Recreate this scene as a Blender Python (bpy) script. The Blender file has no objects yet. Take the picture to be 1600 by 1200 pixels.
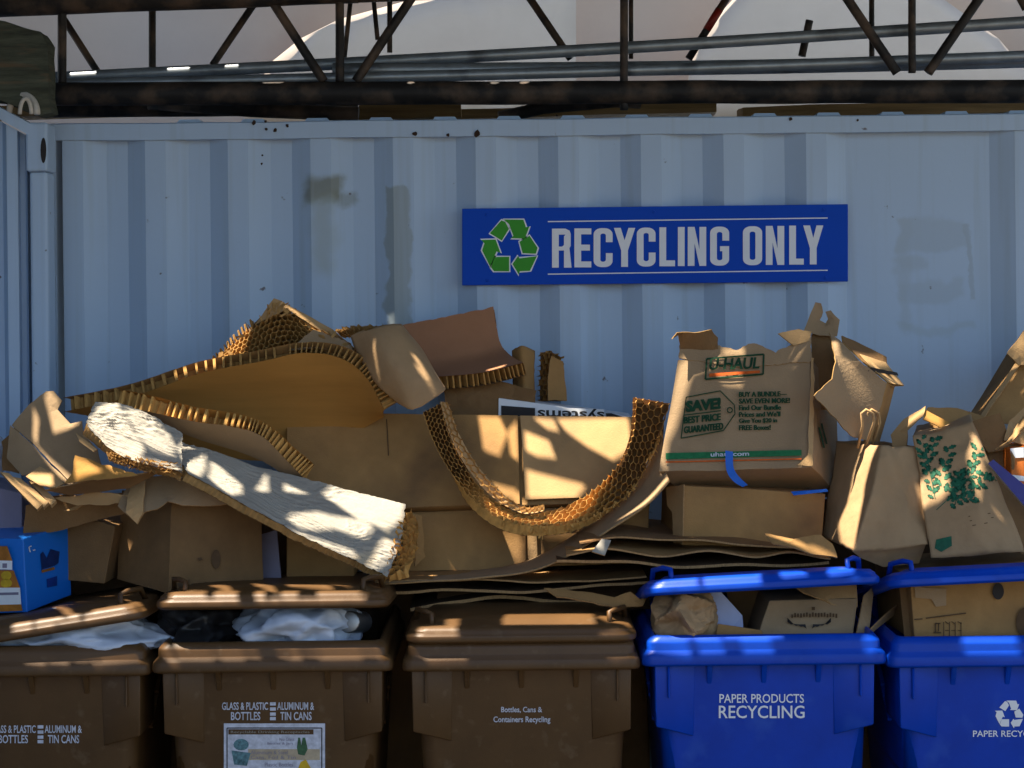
import bpy, bmesh, math, random
from mathutils import Vector, Matrix, noise, geometry
from mathutils.bvhtree import BVHTree
PI = math.pi
R = math.radians
S = bpy.context.scene
COL = S.collection

# ------------------------------------------------------------------ camera
CAM = Vector((0.0, -6.6, 2.0))
FPX, HOR, ROLL = 3036.0, 461.0, R(0.62)
CR = Vector((math.cos(ROLL), 0, -math.sin(ROLL)))
CU = Vector((math.sin(ROLL), 0, math.cos(ROLL)))
CF = Vector((0, 1, 0))
cam_data = bpy.data.cameras.new("camera")
cam = bpy.data.objects.new("camera", cam_data)
COL.objects.link(cam)
cam_data.sensor_width = 36
cam_data.lens = 36 * FPX / 1600
cam_data.shift_y = -(600 - HOR) / 1600
cam_data.clip_end = 3000
_m = Matrix((CR, CU, -CF)).transposed().to_4x4()
cam.matrix_world = Matrix.Translation(CAM) @ _m
S.camera = cam

# ------------------------------------------------------------------ light
SUN = Vector((-0.38, -0.09, 1.0)).normalized()
world = bpy.data.worlds.new("World")
S.world = world
world.use_nodes = True
nt = world.node_tree
sky = nt.nodes.new("ShaderNodeTexSky")
sky.sky_type = 'NISHITA'
sky.sun_disc = False
sky.sun_elevation = math.asin(SUN.z)
sky.sun_rotation = math.atan2(SUN.x, SUN.y)
bg = nt.nodes["Background"]
bg.inputs[1].default_value = 0.082
nt.links.new(sky.outputs[0], bg.inputs[0])
sd = bpy.data.lights.new("sun", 'SUN')
sd.energy = 5.0
sd.angle = R(0.53)
sd.color = (1.0, 0.90, 0.74)
so = bpy.data.objects.new("sun", sd)
COL.objects.link(so)
so.rotation_euler = SUN.to_track_quat('Z', 'Y').to_euler()
so.location = (-2, 3, 9)
S.view_settings.view_transform = 'Standard'
S.view_settings.look = 'None'
S.view_settings.gamma = 1
S.view_settings.exposure = 1.85
S.cycles.use_denoising = True
S.cycles.max_bounces = 8

# ------------------------------------------------------------------ helpers
def P(px, py, Y):
    d = Y - CAM.y
    return CAM + (CF + CR * ((px - 800) / FPX) + CU * ((HOR - py) / FPX)) * d

def ray(px, py):
    return CF + CR * ((px - 800) / FPX) + CU * ((HOR - py) / FPX)

def on_plane(px, py, p0, n):
    r = ray(px, py)
    return CAM + r * ((p0 - CAM).dot(n) / r.dot(n))

def tag(o, label=None, cat=None, group=None, kind=None):
    if label: o["label"] = label
    if cat: o["category"] = cat
    if group: o["group"] = group
    if kind: o["kind"] = kind
    return o

def thing(name, label, cat, loc, group=None):
    o = bpy.data.objects.new(name, None)
    o.empty_display_size = 0.1
    COL.objects.link(o)
    o.location = loc
    return tag(o, label, cat, group)

def rootloc(o):
    while o.parent: o = o.parent
    return o.location.copy()

def obj(name, bm, mats, parent=None, smooth=False, base=None):
    """Link a bmesh in world coordinates as ONE object (origin at its own base, or its thing's)."""
    if not isinstance(mats, (list, tuple)): mats = [mats]
    bmesh.ops.recalc_face_normals(bm, faces=bm.faces)
    if parent is not None:
        off = rootloc(parent)
    elif base is not None:
        off = Vector(base)
    else:
        vs = [v.co for v in bm.verts]
        off = Vector(((min(v.x for v in vs) + max(v.x for v in vs)) / 2,
                      (min(v.y for v in vs) + max(v.y for v in vs)) / 2, min(v.z for v in vs)))
    for v in bm.verts: v.co -= off
    me = bpy.data.meshes.new(name)
    for f in bm.faces: f.smooth = smooth
    bm.to_mesh(me); bm.free()
    for m in mats: me.materials.append(m)
    o = bpy.data.objects.new(name, me)
    COL.objects.link(o)
    if parent is not None: o.parent = parent
    else: o.location = off
    return o

def bevel(o, w=0.003, seg=2, ang=35):
    m = o.modifiers.new("bevel", 'BEVEL'); m.width = w; m.segments = seg
    m.limit_method = 'ANGLE'; m.angle_limit = R(ang)
    return o

def solid(o, t, off=-1):
    m = o.modifiers.new("thick", 'SOLIDIFY'); m.thickness = t; m.offset = off
    return o

def add_box(bm, c, s, rot=None):
    M = Matrix.Translation(c) @ (rot.to_4x4() if rot else Matrix()) @ Matrix.Diagonal((*s, 1))
    bmesh.ops.create_cube(bm, size=1, matrix=M)

def add_tube(bm, pts, r, seg=10, caps=True):
    pts = [Vector(p) for p in pts]
    rs = r if isinstance(r, (list, tuple)) else [r] * len(pts)
    rings = []
    up = None
    for i, p in enumerate(pts):
        t = (pts[min(i + 1, len(pts) - 1)] - pts[max(i - 1, 0)]).normalized()
        if up is None:
            up = Vector((0, 0, 1)) if abs(t.z) < .9 else Vector((1, 0, 0))
        a = t.cross(up).normalized(); b = a.cross(t).normalized(); up = b
        rings.append([bm.verts.new(p + (a * math.cos(2*PI*k/seg) + b * math.sin(2*PI*k/seg)) * rs[i]) for k in range(seg)])
    for A, B in zip(rings, rings[1:]):
        for k in range(seg):
            bm.faces.new((A[k], A[(k+1) % seg], B[(k+1) % seg], B[k]))
    if caps:
        bm.faces.new(rings[0][::-1]); bm.faces.new(rings[-1])

def add_prism(bm, pts, d):
    """extrude polygon pts (3D) by vector d"""
    a = [bm.verts.new(p) for p in pts]
    b = [bm.verts.new(Vector(p) + Vector(d)) for p in pts]
    n = len(a)
    bm.faces.new(a); bm.faces.new(b[::-1])
    for i in range(n):
        bm.faces.new((a[i], b[i], b[(i+1) % n], a[(i+1) % n]))

def cr(p0, p1, p2, p3, t):
    return 0.5 * ((2*p1) + (p2-p0)*t + (2*p0-5*p1+4*p2-p3)*t*t + (3*p1-p0-3*p2+p3)*t**3)

def spline(pts, u):
    n = len(pts) - 1
    if n == 1: return pts[0].lerp(pts[1], u)
    x = min(max(u, 0), 1) * n
    i = min(int(x), n - 1); t = x - i
    a = pts[i-1] if i > 0 else pts[0] * 2 - pts[1]
    d = pts[i+2] if i + 2 <= n else pts[n] * 2 - pts[n-1]
    return cr(a, pts[i], pts[i+1], d, t)

class Patch:
    """smooth surface through rows of (px, py, Y) control points"""
    def __init__(self, rows, amp=0.0, freq=8.0, seed=0, crease=0.0, ridge=0.0):
        self.ridge = ridge
        self.rows = [[P(*c) if not isinstance(c, Vector) else c for c in r] for r in rows]
        self.amp, self.freq, self.crease = amp, freq, crease
        self.seed = Vector((seed * 7.31, seed * 3.17, seed * 1.7))
        a, b, c = self.raw(.5, .5), self.raw(.52, .5), self.raw(.5, .52)
        n = (b - a).cross(c - a)
        self.sg = 1 if n.dot(CAM - a) > 0 else -1
        k = 24
        self.lu = sum((self.raw((i+1)/k, .5) - self.raw(i/k, .5)).length for i in range(k))
        self.lv = sum((self.raw(.5, (i+1)/k) - self.raw(.5, i/k)).length for i in range(k))
    def raw(self, u, v):
        return spline([spline(r, u) for r in self.rows], v)
    def nrm(self, u, v):
        e = .01
        u = min(max(u, e), 1-e); v = min(max(v, e), 1-e)
        n = (self.raw(u+e, v) - self.raw(u-e, v)).cross(self.raw(u, v+e) - self.raw(u, v-e))
        return n.normalized() * self.sg if n.length > 1e-12 else Vector((0, -1, 0))
    def at(self, u, v, off=0.0):
        p = self.raw(u, v); n = self.nrm(u, v)
        h = 0
        if self.amp: h += self.amp * noise.noise(p * self.freq + self.seed)
        if self.crease: h += self.crease * crumple(p * self.freq + self.seed)
        if self.ridge:
            w = noise.noise(p*7 + self.seed)
            a = Vector((u*self.lu*16 + w*1.6, v*self.lv*70 + w*3.0 + u*self.lu*9, self.seed.x))
            h -= self.ridge * (abs(noise.noise(a)) * 1.5 + .5*abs(noise.noise(a*2.3))) * max(0, min(1, .9 + 1.6*noise.noise(p*5 + self.seed*2)))
        return p + n * (off + h)

def crumple(q):
    d = noise.voronoi(q)[0]
    return (d[1] - d[0]) - .25

def rag(k, seed, amp):
    return amp * (noise.noise(Vector((k * 3.1, seed * 5.7, .3))) + .6 * noise.noise(Vector((k * 9.7, seed * 2.3, 4.3))))

def patch_bm(pt, nu, nv, off=0.0, ragged=(0, 0, 0, 0), seed=1, u0=0, u1=1, v0=0, v1=1, thick=0):
    """ragged: metres of tearing on u0, u1, v0, v1 edges"""
    bm = bmesh.new()
    V = []
    for j in range(nv + 1):
        row = []
        for i in range(nu + 1):
            u = u0 + (u1-u0) * i / nu; v = v0 + (v1-v0) * j / nv
            if i == 0 and ragged[0]: u += rag(v*pt.lv*12, seed, ragged[0]) / pt.lu
            if i == nu and ragged[1]: u += rag(v*pt.lv*12, seed+1, ragged[1]) / pt.lu
            if j == 0 and ragged[2]: v += rag(u*pt.lu*12, seed+2, ragged[2]) / pt.lv
            if j == nv and ragged[3]: v += rag(u*pt.lu*12, seed+3, ragged[3]) / pt.lv
            row.append(bm.verts.new(pt.at(min(max(u, 0), 1), min(max(v, 0), 1), off)))
        V.append(row)
    for j in range(nv):
        for i in range(nu):
            bm.faces.new((V[j][i], V[j][i+1], V[j+1][i+1], V[j+1][i]))
    if thick:
        W = [[None]*(nu+1) for _ in range(nv+1)]
        for j in range(nv+1):
            for i in range(nu+1):
                n = pt.nrm(u0 + (u1-u0)*i/nu, v0 + (v1-v0)*j/nv)
                W[j][i] = bm.verts.new(V[j][i].co - n * thick)
        for j in range(nv):
            for i in range(nu):
                bm.faces.new((W[j][i], W[j+1][i], W[j+1][i+1], W[j][i+1]))
        for i in range(nu):
            f = bm.faces.new((V[0][i], W[0][i], W[0][i+1], V[0][i+1])); f.material_index = 1
            f = bm.faces.new((V[nv][i], V[nv][i+1], W[nv][i+1], W[nv][i])); f.material_index = 1
        for j in range(nv):
            f = bm.faces.new((V[j][0], V[j+1][0], W[j+1][0], W[j][0])); f.material_index = 1
            f = bm.faces.new((V[j][nu], W[j][nu], W[j+1][nu], V[j+1][nu])); f.material_index = 1
    return bm

def comb_bm(pt, t, cell, seed=0, jit=0.12, u0=0, u1=1, v0=0, v1=1, hjit=0.0, top=0.0, ribs=''):
    """hexagonal cell walls between the surface and the surface t below it"""
    rnd = random.Random(seed)
    bm = bmesh.new()
    a = cell / math.sqrt(3)
    L, W = pt.lu, pt.lv
    dep = cell * 1.5
    def plate(fu, fv, du, dv, wu, wv, h0):
        """one crushed paper rib reaching in from an open edge"""
        vs = []
        for off in (top + h0, -t):
            for (x, y) in ((0, 0), (1, 0), (1, 1), (0, 1)):
                vs.append(bm.verts.new(pt.at(min(max(fu + du*x + wu*(y-.5), 0), 1), min(max(fv + dv*x + wv*(y-.5), 0), 1), off)))
        for k in range(4): bm.faces.new((vs[k], vs[(k+1) % 4], vs[4+(k+1) % 4], vs[4+k]))
    if 'a' in ribs or 'b' in ribs:
        x = 0
        while x < L:
            x += cell*rnd.uniform(.7, 1.15)
            if rnd.random() < .06: continue
            wd = rnd.uniform(.0028, .0062)
            sk = rnd.uniform(-.4, .4)*cell/L
            if 'a' in ribs: plate(x/L, v0 + .001/W, sk*0, dep/W, wd/L, 0, 0)
            if 'b' in ribs: plate(x/L, v1 - dep/W - .001/W, 0, dep/W, wd/L, 0, 0)
    if 'd' in ribs:
        y = 0
        while y < W:
            y += cell*rnd.uniform(.7, 1.15)
            plate(u1 - dep/L - .001/L, y/W, dep/L, 0, 0, rnd.uniform(.0028, .0062)/W, 0)
    cache = {}
    def vert(x, y):
        k = (round(x / (a*.2)), round(y / (a*.2)))
        if k not in cache:
            jx, jy = rnd.uniform(-jit, jit)*a, rnd.uniform(-jit, jit)*a
            u = min(max((x+jx)/L, u0), u1); v = min(max((y+jy)/W, v0), v1)
            h = rnd.uniform(-hjit, hjit * .3)
            cache[k] = (bm.verts.new(pt.at(u, v, top + h)), bm.verts.new(pt.at(u, v, -t)))
        return cache[k]
    done = set()
    nj = int(W*(v1-v0) / (1.5*a)) + 2
    ni = int(L*(u1-u0) / cell) + 2
    for j in range(-1, nj):
        for i in range(-1, ni):
            cx = u0*L + (i + (.5 if j % 2 else 0)) * cell; cy = v0*W + j * 1.5 * a
            c = [(cx + a*math.sin(k*PI/3), cy + a*math.cos(k*PI/3)) for k in range(6)]
            for k in range(6):
                p, q = c[k], c[(k+1) % 6]
                mx, my = (p[0]+q[0])/2, (p[1]+q[1])/2
                if ('a' in ribs and my < v0*W + dep) or ('b' in ribs and my > v1*W - dep) or ('d' in ribs and mx > u1*L - dep): continue
                if mx < u0*L - a*.3 or mx > u1*L + a*.3 or my < v0*W - a*.3 or my > v1*W + a*.3: continue
                key = (round(mx/(a*.2)), round(my/(a*.2)))
                if key in done: continue
                done.add(key)
                cl = lambda z, lo, hi: -1 if z <= lo + 1e-6 else (1 if z >= hi - 1e-6 else 0)
                cu_, cv_ = (cl(p[0]/L, u0, u1), cl(q[0]/L, u0, u1)), (cl(p[1]/W, v0, v1), cl(q[1]/W, v0, v1))
                if (cu_[0] and cu_[0] == cu_[1]) or (cv_[0] and cv_[0] == cv_[1]): continue   # the outermost cells stay open
                A, B = vert(*p), vert(*q)
                if (A[0].co - B[0].co).length < 1e-5: continue
                try: bm.faces.new((A[0], B[0], B[1], A[1]))
                except ValueError: pass
    return bm

def slab(poly, t=0.004, amp=0.004, freq=6, seed=1, ragged=0.0, step=0.03, crease=0.0):
    """a cardboard sheet from an outline of (px, py, Y) points, bent through all of them"""
    pts = [P(*c) if not isinstance(c, Vector) else c for c in poly]
    n = Vector()
    for i, p in enumerate(pts):
        q = pts[(i+1) % len(pts)]
        n += Vector(((p.y-q.y)*(p.z+q.z), (p.z-q.z)*(p.x+q.x), (p.x-q.x)*(p.y+q.y)))
    n.normalize()
    c = sum(pts, Vector()) / len(pts)
    if n.dot(CAM - c) < 0: n = -n
    ax = n.orthogonal().normalized(); ay = n.cross(ax)
    rim2 = []; rimh = []
    k = 0
    for i, p in enumerate(pts):
        q = pts[(i+1) % len(pts)]
        m = max(1, int((q-p).length / step))
        for j in range(m):
            w = p.lerp(q, j/m)
            if ragged and j > 0:
                e = (q-p).normalized().cross(n)
                w = w + e * rag(k * step * 9, seed, ragged)
            k += 1
            d = w - c
            rim2.append(Vector((d.dot(ax), d.dot(ay)))); rimh.append(d.dot(n))
    N = len(rim2)
    x0, x1 = min(v.x for v in rim2), max(v.x for v in rim2)
    y0, y1 = min(v.y for v in rim2), max(v.y for v in rim2)
    inner = []
    rnd = random.Random(seed)
    nx, ny = int((x1-x0)/step)+1, int((y1-y0)/step)+1
    for i in range(1, nx):
        for j in range(1, ny):
            q = Vector((x0 + step*(i + rnd.uniform(-.3, .3)), y0 + step*(j + rnd.uniform(-.3, .3))))
            if min((q-r).length for r in rim2) > step*.55: inner.append(q)
    co, ed, fa, ov, oe, of = geometry.delaunay_2d_cdt(rim2 + inner, [(i, (i+1) % N) for i in range(N)], [list(range(N))], 1, 1e-6)
    bm = bmesh.new()
    top = []; bot = []
    for i, q in enumerate(co):
        src = ov[i][0] if ov[i] else -1
        if 0 <= src < N: h = rimh[src]
        else:
            ws = [1 / ((q - r).length_squared + 1e-6) for r in rim2]
            h = sum(w*hh for w, hh in zip(ws, rimh)) / sum(ws)
        p = c + ax*q.x + ay*q.y + n*h
        sv = Vector((seed*3.3, seed*1.1, 0))
        p = p + n * (amp*noise.noise(p*freq + sv) + (crease*crumple(p*freq + sv) if crease else 0))
        top.append(bm.verts.new(p)); bot.append(bm.verts.new(p - n*t))
    cnt = {}
    for f in fa:
        try:
            bm.faces.new([top[i] for i in f]); bm.faces.new([bot[i] for i in reversed(f)])
        except ValueError: continue
        for a, b in zip(f, f[1:] + f[:1]):
            cnt[(min(a, b), max(a, b))] = cnt.get((min(a, b), max(a, b)), 0) + 1
    for (a, b), m in cnt.items():
        if m == 1:
            f = bm.faces.new((top[a], top[b], bot[b], bot[a])); f.material_index = 1
    for v in [v for v in bm.verts if not v.link_faces]: bm.verts.remove(v)
    return bm

def carton_bm(q, d, cuts=8, amp=0.003, freq=5, seed=1, skip=(), crease=0.0):
    """q = bl, br, tr, tl of the front (3D), d = depth vector. skip: names of faces to leave open"""
    bl, br, tr, tl = q
    F = {'front': (bl, br, tr, tl), 'back': (br+d, bl+d, tl+d, tr+d), 'left': (bl+d, bl, tl, tl+d),
         'right': (br, br+d, tr+d, tr), 'top': (tl, tr, tr+d, tl+d), 'bottom': (bl+d, br+d, br, bl)}
    bm = bmesh.new()
    for k, c in F.items():
        if k in skip: continue
        G = [[bm.verts.new(c[0].lerp(c[1], i/cuts).lerp(c[3].lerp(c[2], i/cuts), j/cuts)) for i in range(cuts+1)] for j in range(cuts+1)]
        for j in range(cuts):
            for i in range(cuts):
                bm.faces.new((G[j][i], G[j][i+1], G[j+1][i+1], G[j+1][i]))
    bmesh.ops.remove_doubles(bm, verts=bm.verts, dist=1e-5)
    sv = Vector((seed*2.7, seed*5.1, seed))
    for v in bm.verts:
        v.co += noise.noise_vector(v.co*freq + sv) * amp
        if crease:
            v.co += (v.co - (bl+tr+d)/2).normalized() * crease * crumple(v.co*freq*1.6 + sv)
    return bm

def Q(*pts): return [P(*p) for p in pts]

def text_mesh(s, bold=0.0, align='LEFT', spacing=1.0):
    cu = bpy.data.curves.new("txt", 'FONT')
    cu.body = s; cu.size = 1; cu.offset = bold; cu.align_x = align; cu.space_character = spacing
    cu.resolution_u = 3
    o = bpy.data.objects.new("txt", cu)
    COL.objects.link(o)
    dg = bpy.context.evaluated_depsgraph_get()
    me = bpy.data.meshes.new_from_object(o.evaluated_get(dg))
    bpy.data.objects.remove(o); bpy.data.curves.remove(cu)
    return me

def text_px(s, quad, p0, n, bold=0.0, off=0.0015, shear=0.0, bm=None, flip=False, spacing=1.0, fat=0.0):
    """lettering fitted to 4 pixel corners (bl, br, tr, tl) lying on the plane p0, n"""
    me = text_mesh(s, bold, spacing=spacing)
    xs = [v.co.x for v in me.vertices]; ys = [v.co.y for v in me.vertices]
    x0, x1, y0, y1 = min(xs), max(xs), min(ys), max(ys)
    if n.dot(CAM - p0) < 0: n = -n
    bm = bm or bmesh.new()
    for kk, fx in enumerate((-fat, 0, fat) if fat else (0,)):
        vs = []
        for v in me.vertices:
            a, b = (v.co.x-x0)/(x1-x0), (v.co.y-y0)/(y1-y0)
            if flip: a, b = 1-a, 1-b
            a += shear*(b-.5)
            px = (1-b)*((1-a)*(quad[0][0]+fat) + a*(quad[1][0]-fat)) + b*((1-a)*(quad[3][0]+fat) + a*(quad[2][0]-fat)) + fx
            py = (1-b)*((1-a)*quad[0][1] + a*quad[1][1]) + b*((1-a)*quad[3][1] + a*quad[2][1])
            vs.append(bm.verts.new(on_plane(px, py, p0, n) + n*(off + .0003*kk)))
        for p in me.polygons:
            try: bm.faces.new([vs[i] for i in p.vertices])
            except ValueError: pass
    bpy.data.meshes.remove(me)
    return bm

def rect(x0, y0, x1, y1): return [(x0, y1), (x1, y1), (x1, y0), (x0, y0)]

def poly_px(polys, p0, n, off=0.0015, bm=None, t=0.0006):
    if n.dot(CAM - p0) < 0: n = -n
    bm = bm or bmesh.new()
    for pl in polys:
        pts = [on_plane(x, y, p0, n) + n*off for x, y in pl]
        add_prism(bm, pts, -n*t)
    return bm

def line_px(segs, w, p0, n, off=0.0015, bm=None):
    out = []
    for (x0, y0, x1, y1) in segs:
        d = Vector((x1-x0, y1-y0)); l = d.length; d /= l
        m = Vector((-d.y, d.x)) * w/2
        out.append([(x0-m.x, y0-m.y), (x1-m.x, y1-m.y), (x1+m.x, y1+m.y), (x0+m.x, y0+m.y)])
    return poly_px(out, p0, n, off, bm)

def plane_of(q): return q[0], (q[1]-q[0]).cross(q[3]-q[0]).normalized()

# ------------------------------------------------------------------ materials
def mat(name, col, rough=.6, spec=.5, var=.12, nscale=6, bump=0.0, bscale=80, metal=0, fine=0.0, transl=0.0, stretch=None, dirt=None, sheen=0):
    m = bpy.data.materials.new(name); m.use_nodes = True
    t = m.node_tree; N = t.nodes; L = t.links
    b = N["Principled BSDF"]
    b.inputs["Roughness"].default_value = rough
    b.inputs["Specular IOR Level"].default_value = spec
    b.inputs["Metallic"].default_value = metal
    tc = N.new("ShaderNodeTexCoord")
    vec = tc.outputs["Object"]
    if stretch:
        mp = N.new("ShaderNodeMapping"); mp.inputs["Scale"].default_value = stretch
        L.new(vec, mp.inputs[0]); vec = mp.outputs[0]
    nz = N.new("ShaderNodeTexNoise"); nz.inputs["Scale"].default_value = nscale; nz.inputs["Detail"].default_value = 6
    nz.inputs["Roughness"].default_value = .62
    L.new(vec, nz.inputs["Vector"])
    rp = N.new("ShaderNodeValToRGB")
    rp.color_ramp.elements[0].position = .3; rp.color_ramp.elements[1].position = .7
    c = Vector(col)
    rp.color_ramp.elements[0].color = (*(c*(1-var)), 1)
    rp.color_ramp.elements[1].color = (*[min(1, x*(1+var)) for x in c], 1)
    L.new(nz.outputs[0], rp.inputs[0])
    colout = rp.outputs[0]
    if dirt:
        dcol, dscale, lo, hi = dirt
        n2 = N.new("ShaderNodeTexNoise"); n2.inputs["Scale"].default_value = dscale; n2.inputs["Detail"].default_value = 8
        L.new(vec, n2.inputs["Vector"])
        mr = N.new("ShaderNodeMapRange"); mr.inputs[1].default_value = lo; mr.inputs[2].default_value = hi
        L.new(n2.outputs[0], mr.inputs[0])
        mx = N.new("ShaderNodeMix"); mx.data_type = 'RGBA'
        L.new(mr.outputs[0], mx.inputs[0]); L.new(colout, mx.inputs[6]); mx.inputs[7].default_value = (*dcol, 1)
        colout = mx.outputs[2]
    L.new(colout, b.inputs["Base Color"])
    if bump:
        nb = N.new("ShaderNodeTexNoise"); nb.inputs["Scale"].default_value = bscale; nb.inputs["Detail"].default_value = 4
        L.new(vec, nb.inputs["Vector"])
        bp = N.new("ShaderNodeBump"); bp.inputs["Strength"].default_value = bump; bp.inputs["Distance"].default_value = .003
        L.new(nb.outputs[0], bp.inputs["Height"]); L.new(bp.outputs[0], b.inputs["Normal"])
    if transl:
        tr = N.new("ShaderNodeBsdfTranslucent"); L.new(colout, tr.inputs[0])
        ms = N.new("ShaderNodeMixShader"); ms.inputs[0].default_value = transl
        L.new(b.outputs[0], ms.inputs[1]); L.new(tr.outputs[0], ms.inputs[2])
        L.new(ms.outputs[0], N["Material Output"].inputs[0])
    return m

def flute(name, col):
    """cut edge of corrugated board"""
    m = mat(name, col, .9, .2, .35, 260, stretch=(1, 1, .3))
    return m

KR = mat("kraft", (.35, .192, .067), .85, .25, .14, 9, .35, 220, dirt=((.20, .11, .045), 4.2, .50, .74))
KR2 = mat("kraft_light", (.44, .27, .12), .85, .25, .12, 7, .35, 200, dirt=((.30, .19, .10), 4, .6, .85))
KR3 = mat("kraft_dark", (.20, .108, .042), .85, .25, .18, 8, .35, 200, dirt=((.15, .085, .04), 5, .55, .8))  # also carries painted shade on low cartons, in cells and in the box opening
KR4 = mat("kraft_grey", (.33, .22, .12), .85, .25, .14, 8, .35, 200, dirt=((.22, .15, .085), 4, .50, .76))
KO = mat("honey_face", (.44, .22, .052), .8, .25, .10, 5, .25, 150, stretch=(.5, 1, 6))
KP = mat("peach_face", (.36, .17, .085), .8, .25, .10, 5, .25, 150)
CORE = mat("honey_core", (.46, .25, .075), .9, .15, .25, 30, transl=.12)
COREL = mat("honey_core_pale", (.50, .30, .11), .9, .15, .25, 30, transl=.35)
COREO = mat("honey_core_orange", (.60, .33, .095), .9, .15, .25, 30, transl=.12)
KR5 = mat("kraft_deep_shade", (.085, .046, .022), .9, .2, .25, 8, .35, 150)  # near-black kraft, paints the shade of the gaps into the boards
FL = flute("flute_edge", (.36, .21, .09))
PAPER = mat("bag_paper", (.38, .24, .12), .75, .3, .14, 6, .9, 38, transl=.08)
WHITEP = mat("white_paper", (.33, .30, .25), .85, .2, .06, 10, .6, 70, dirt=((.55, .42, .24), 6, .62, .8))
WHITE = mat("white_print", (.78, .79, .80), .6, .3, .04, 20)
GREYW = mat("white_faded", (.55, .56, .62), .6, .3, .25, 60)
BLACKI = mat("black_ink", (.025, .02, .018), .7, .3, .2, 40)
BROWNI = mat("dark_ink", (.10, .055, .025), .8, .2, .2, 40)
GREENI = mat("green_ink", (.010, .050, .022), .8, .2, .25, 60)
REDI = mat("orange_ink", (.55, .10, .015), .8, .2, .2, 60)
STRIPEG = mat("green_stripe", (.015, .14, .05), .7, .2, .2, 50)
SIGNB = mat("sign_blue", (.001, .062, .48), .5, .12, .05, 4)
SIGNG = mat("sign_green", (.03, .30, .01), .5, .3, .05, 10)
SIGNW = mat("sign_white", (.80, .81, .84), .5, .3, .03, 10)
BROWN = mat("brown_plastic", (.092, .046, .016), .45, .3, .16, 5, .12, 300, dirt=((.15, .095, .05), 26, .60, .85))
BLUE = mat("blue_plastic", (.001, .046, .40), .4, .25, .14, 5, .10, 300, dirt=((.02, .085, .44), 11, .58, .85))
BLUED = mat("drink_blue", (.005, .14, .55), .45, .4, .06, 6)
BLACKP = mat("black_plastic", (.018, .017, .018), .4, .4, .2, 20)
RUBBER = mat("rubber", (.02, .02, .02), .8, .3, .2, 20)
STEEL = mat("axle_steel", (.35, .35, .35), .4, .5, .1, 20, metal=.9)
BAGW = mat("white_film", (.62, .68, .78), .25, .6, .16, 6, .25, 18, transl=.25)
BAGC = mat("clear_film", (.50, .56, .62), .22, .6, .2, 7, .4, 30, transl=.35)
TRUSSM = mat("truss_paint", (.026, .022, .020), .6, .35, .4, 9, .5, 60, dirt=((.15, .095, .06), 9, .46, .72))
POLE = mat("galvanised", (.36, .40, .44), .42, .5, .18, 12, .1, 90, metal=.55, dirt=((.10, .11, .12), 7, .58, .78))
REDP = mat("red_paint", (.30, .02, .012), .5, .4, .2, 20)
WOOD = mat("mossy_timber", (.075, .080, .055), .9, .2, .45, 7, .8, 40, stretch=(1, 1, 7), dirt=((.22, .11, .05), 3, .55, .75))
PLANK = mat("plank", (.26, .15, .06), .85, .2, .35, 6, .5, 40, stretch=(.4, 2, 6))
FABRIC = mat("tarp_fabric", (.46, .39, .33), .8, .2, .07, 1.5, .3, 25, transl=.18, dirt=((.40, .30, .25), 1.3, .55, .8))
FABRIC2 = mat("sheet_fabric", (.47, .40, .34), .8, .2, .07, 1.5, .3, 25, dirt=((.38, .31, .26), 1.6, .5, .8))
STRAP = mat("strap", (.55, .50, .42), .8, .2, .15, 30)
GROUND = mat("ground", (.085, .068, .050), .95, .2, .3, 1.2, .8, 14, dirt=((.05, .042, .034), .6, .5, .7))
SHADE = mat("sun_mask", (.04, .045, .04), .9, .1, .2, 12)
TAPEB = mat("blue_tape", (.01, .12, .55), .5, .3, .05, 10)
PURPLE = mat("grey_violet", (.22, .20, .27), .7, .3, .1, 10)
YEL = mat("yellow_print", (.60, .38, .02), .5, .3, .3, 30)
ORANGE = mat("orange_card", (.62, .16, .02), .6, .3, .1, 10)

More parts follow.
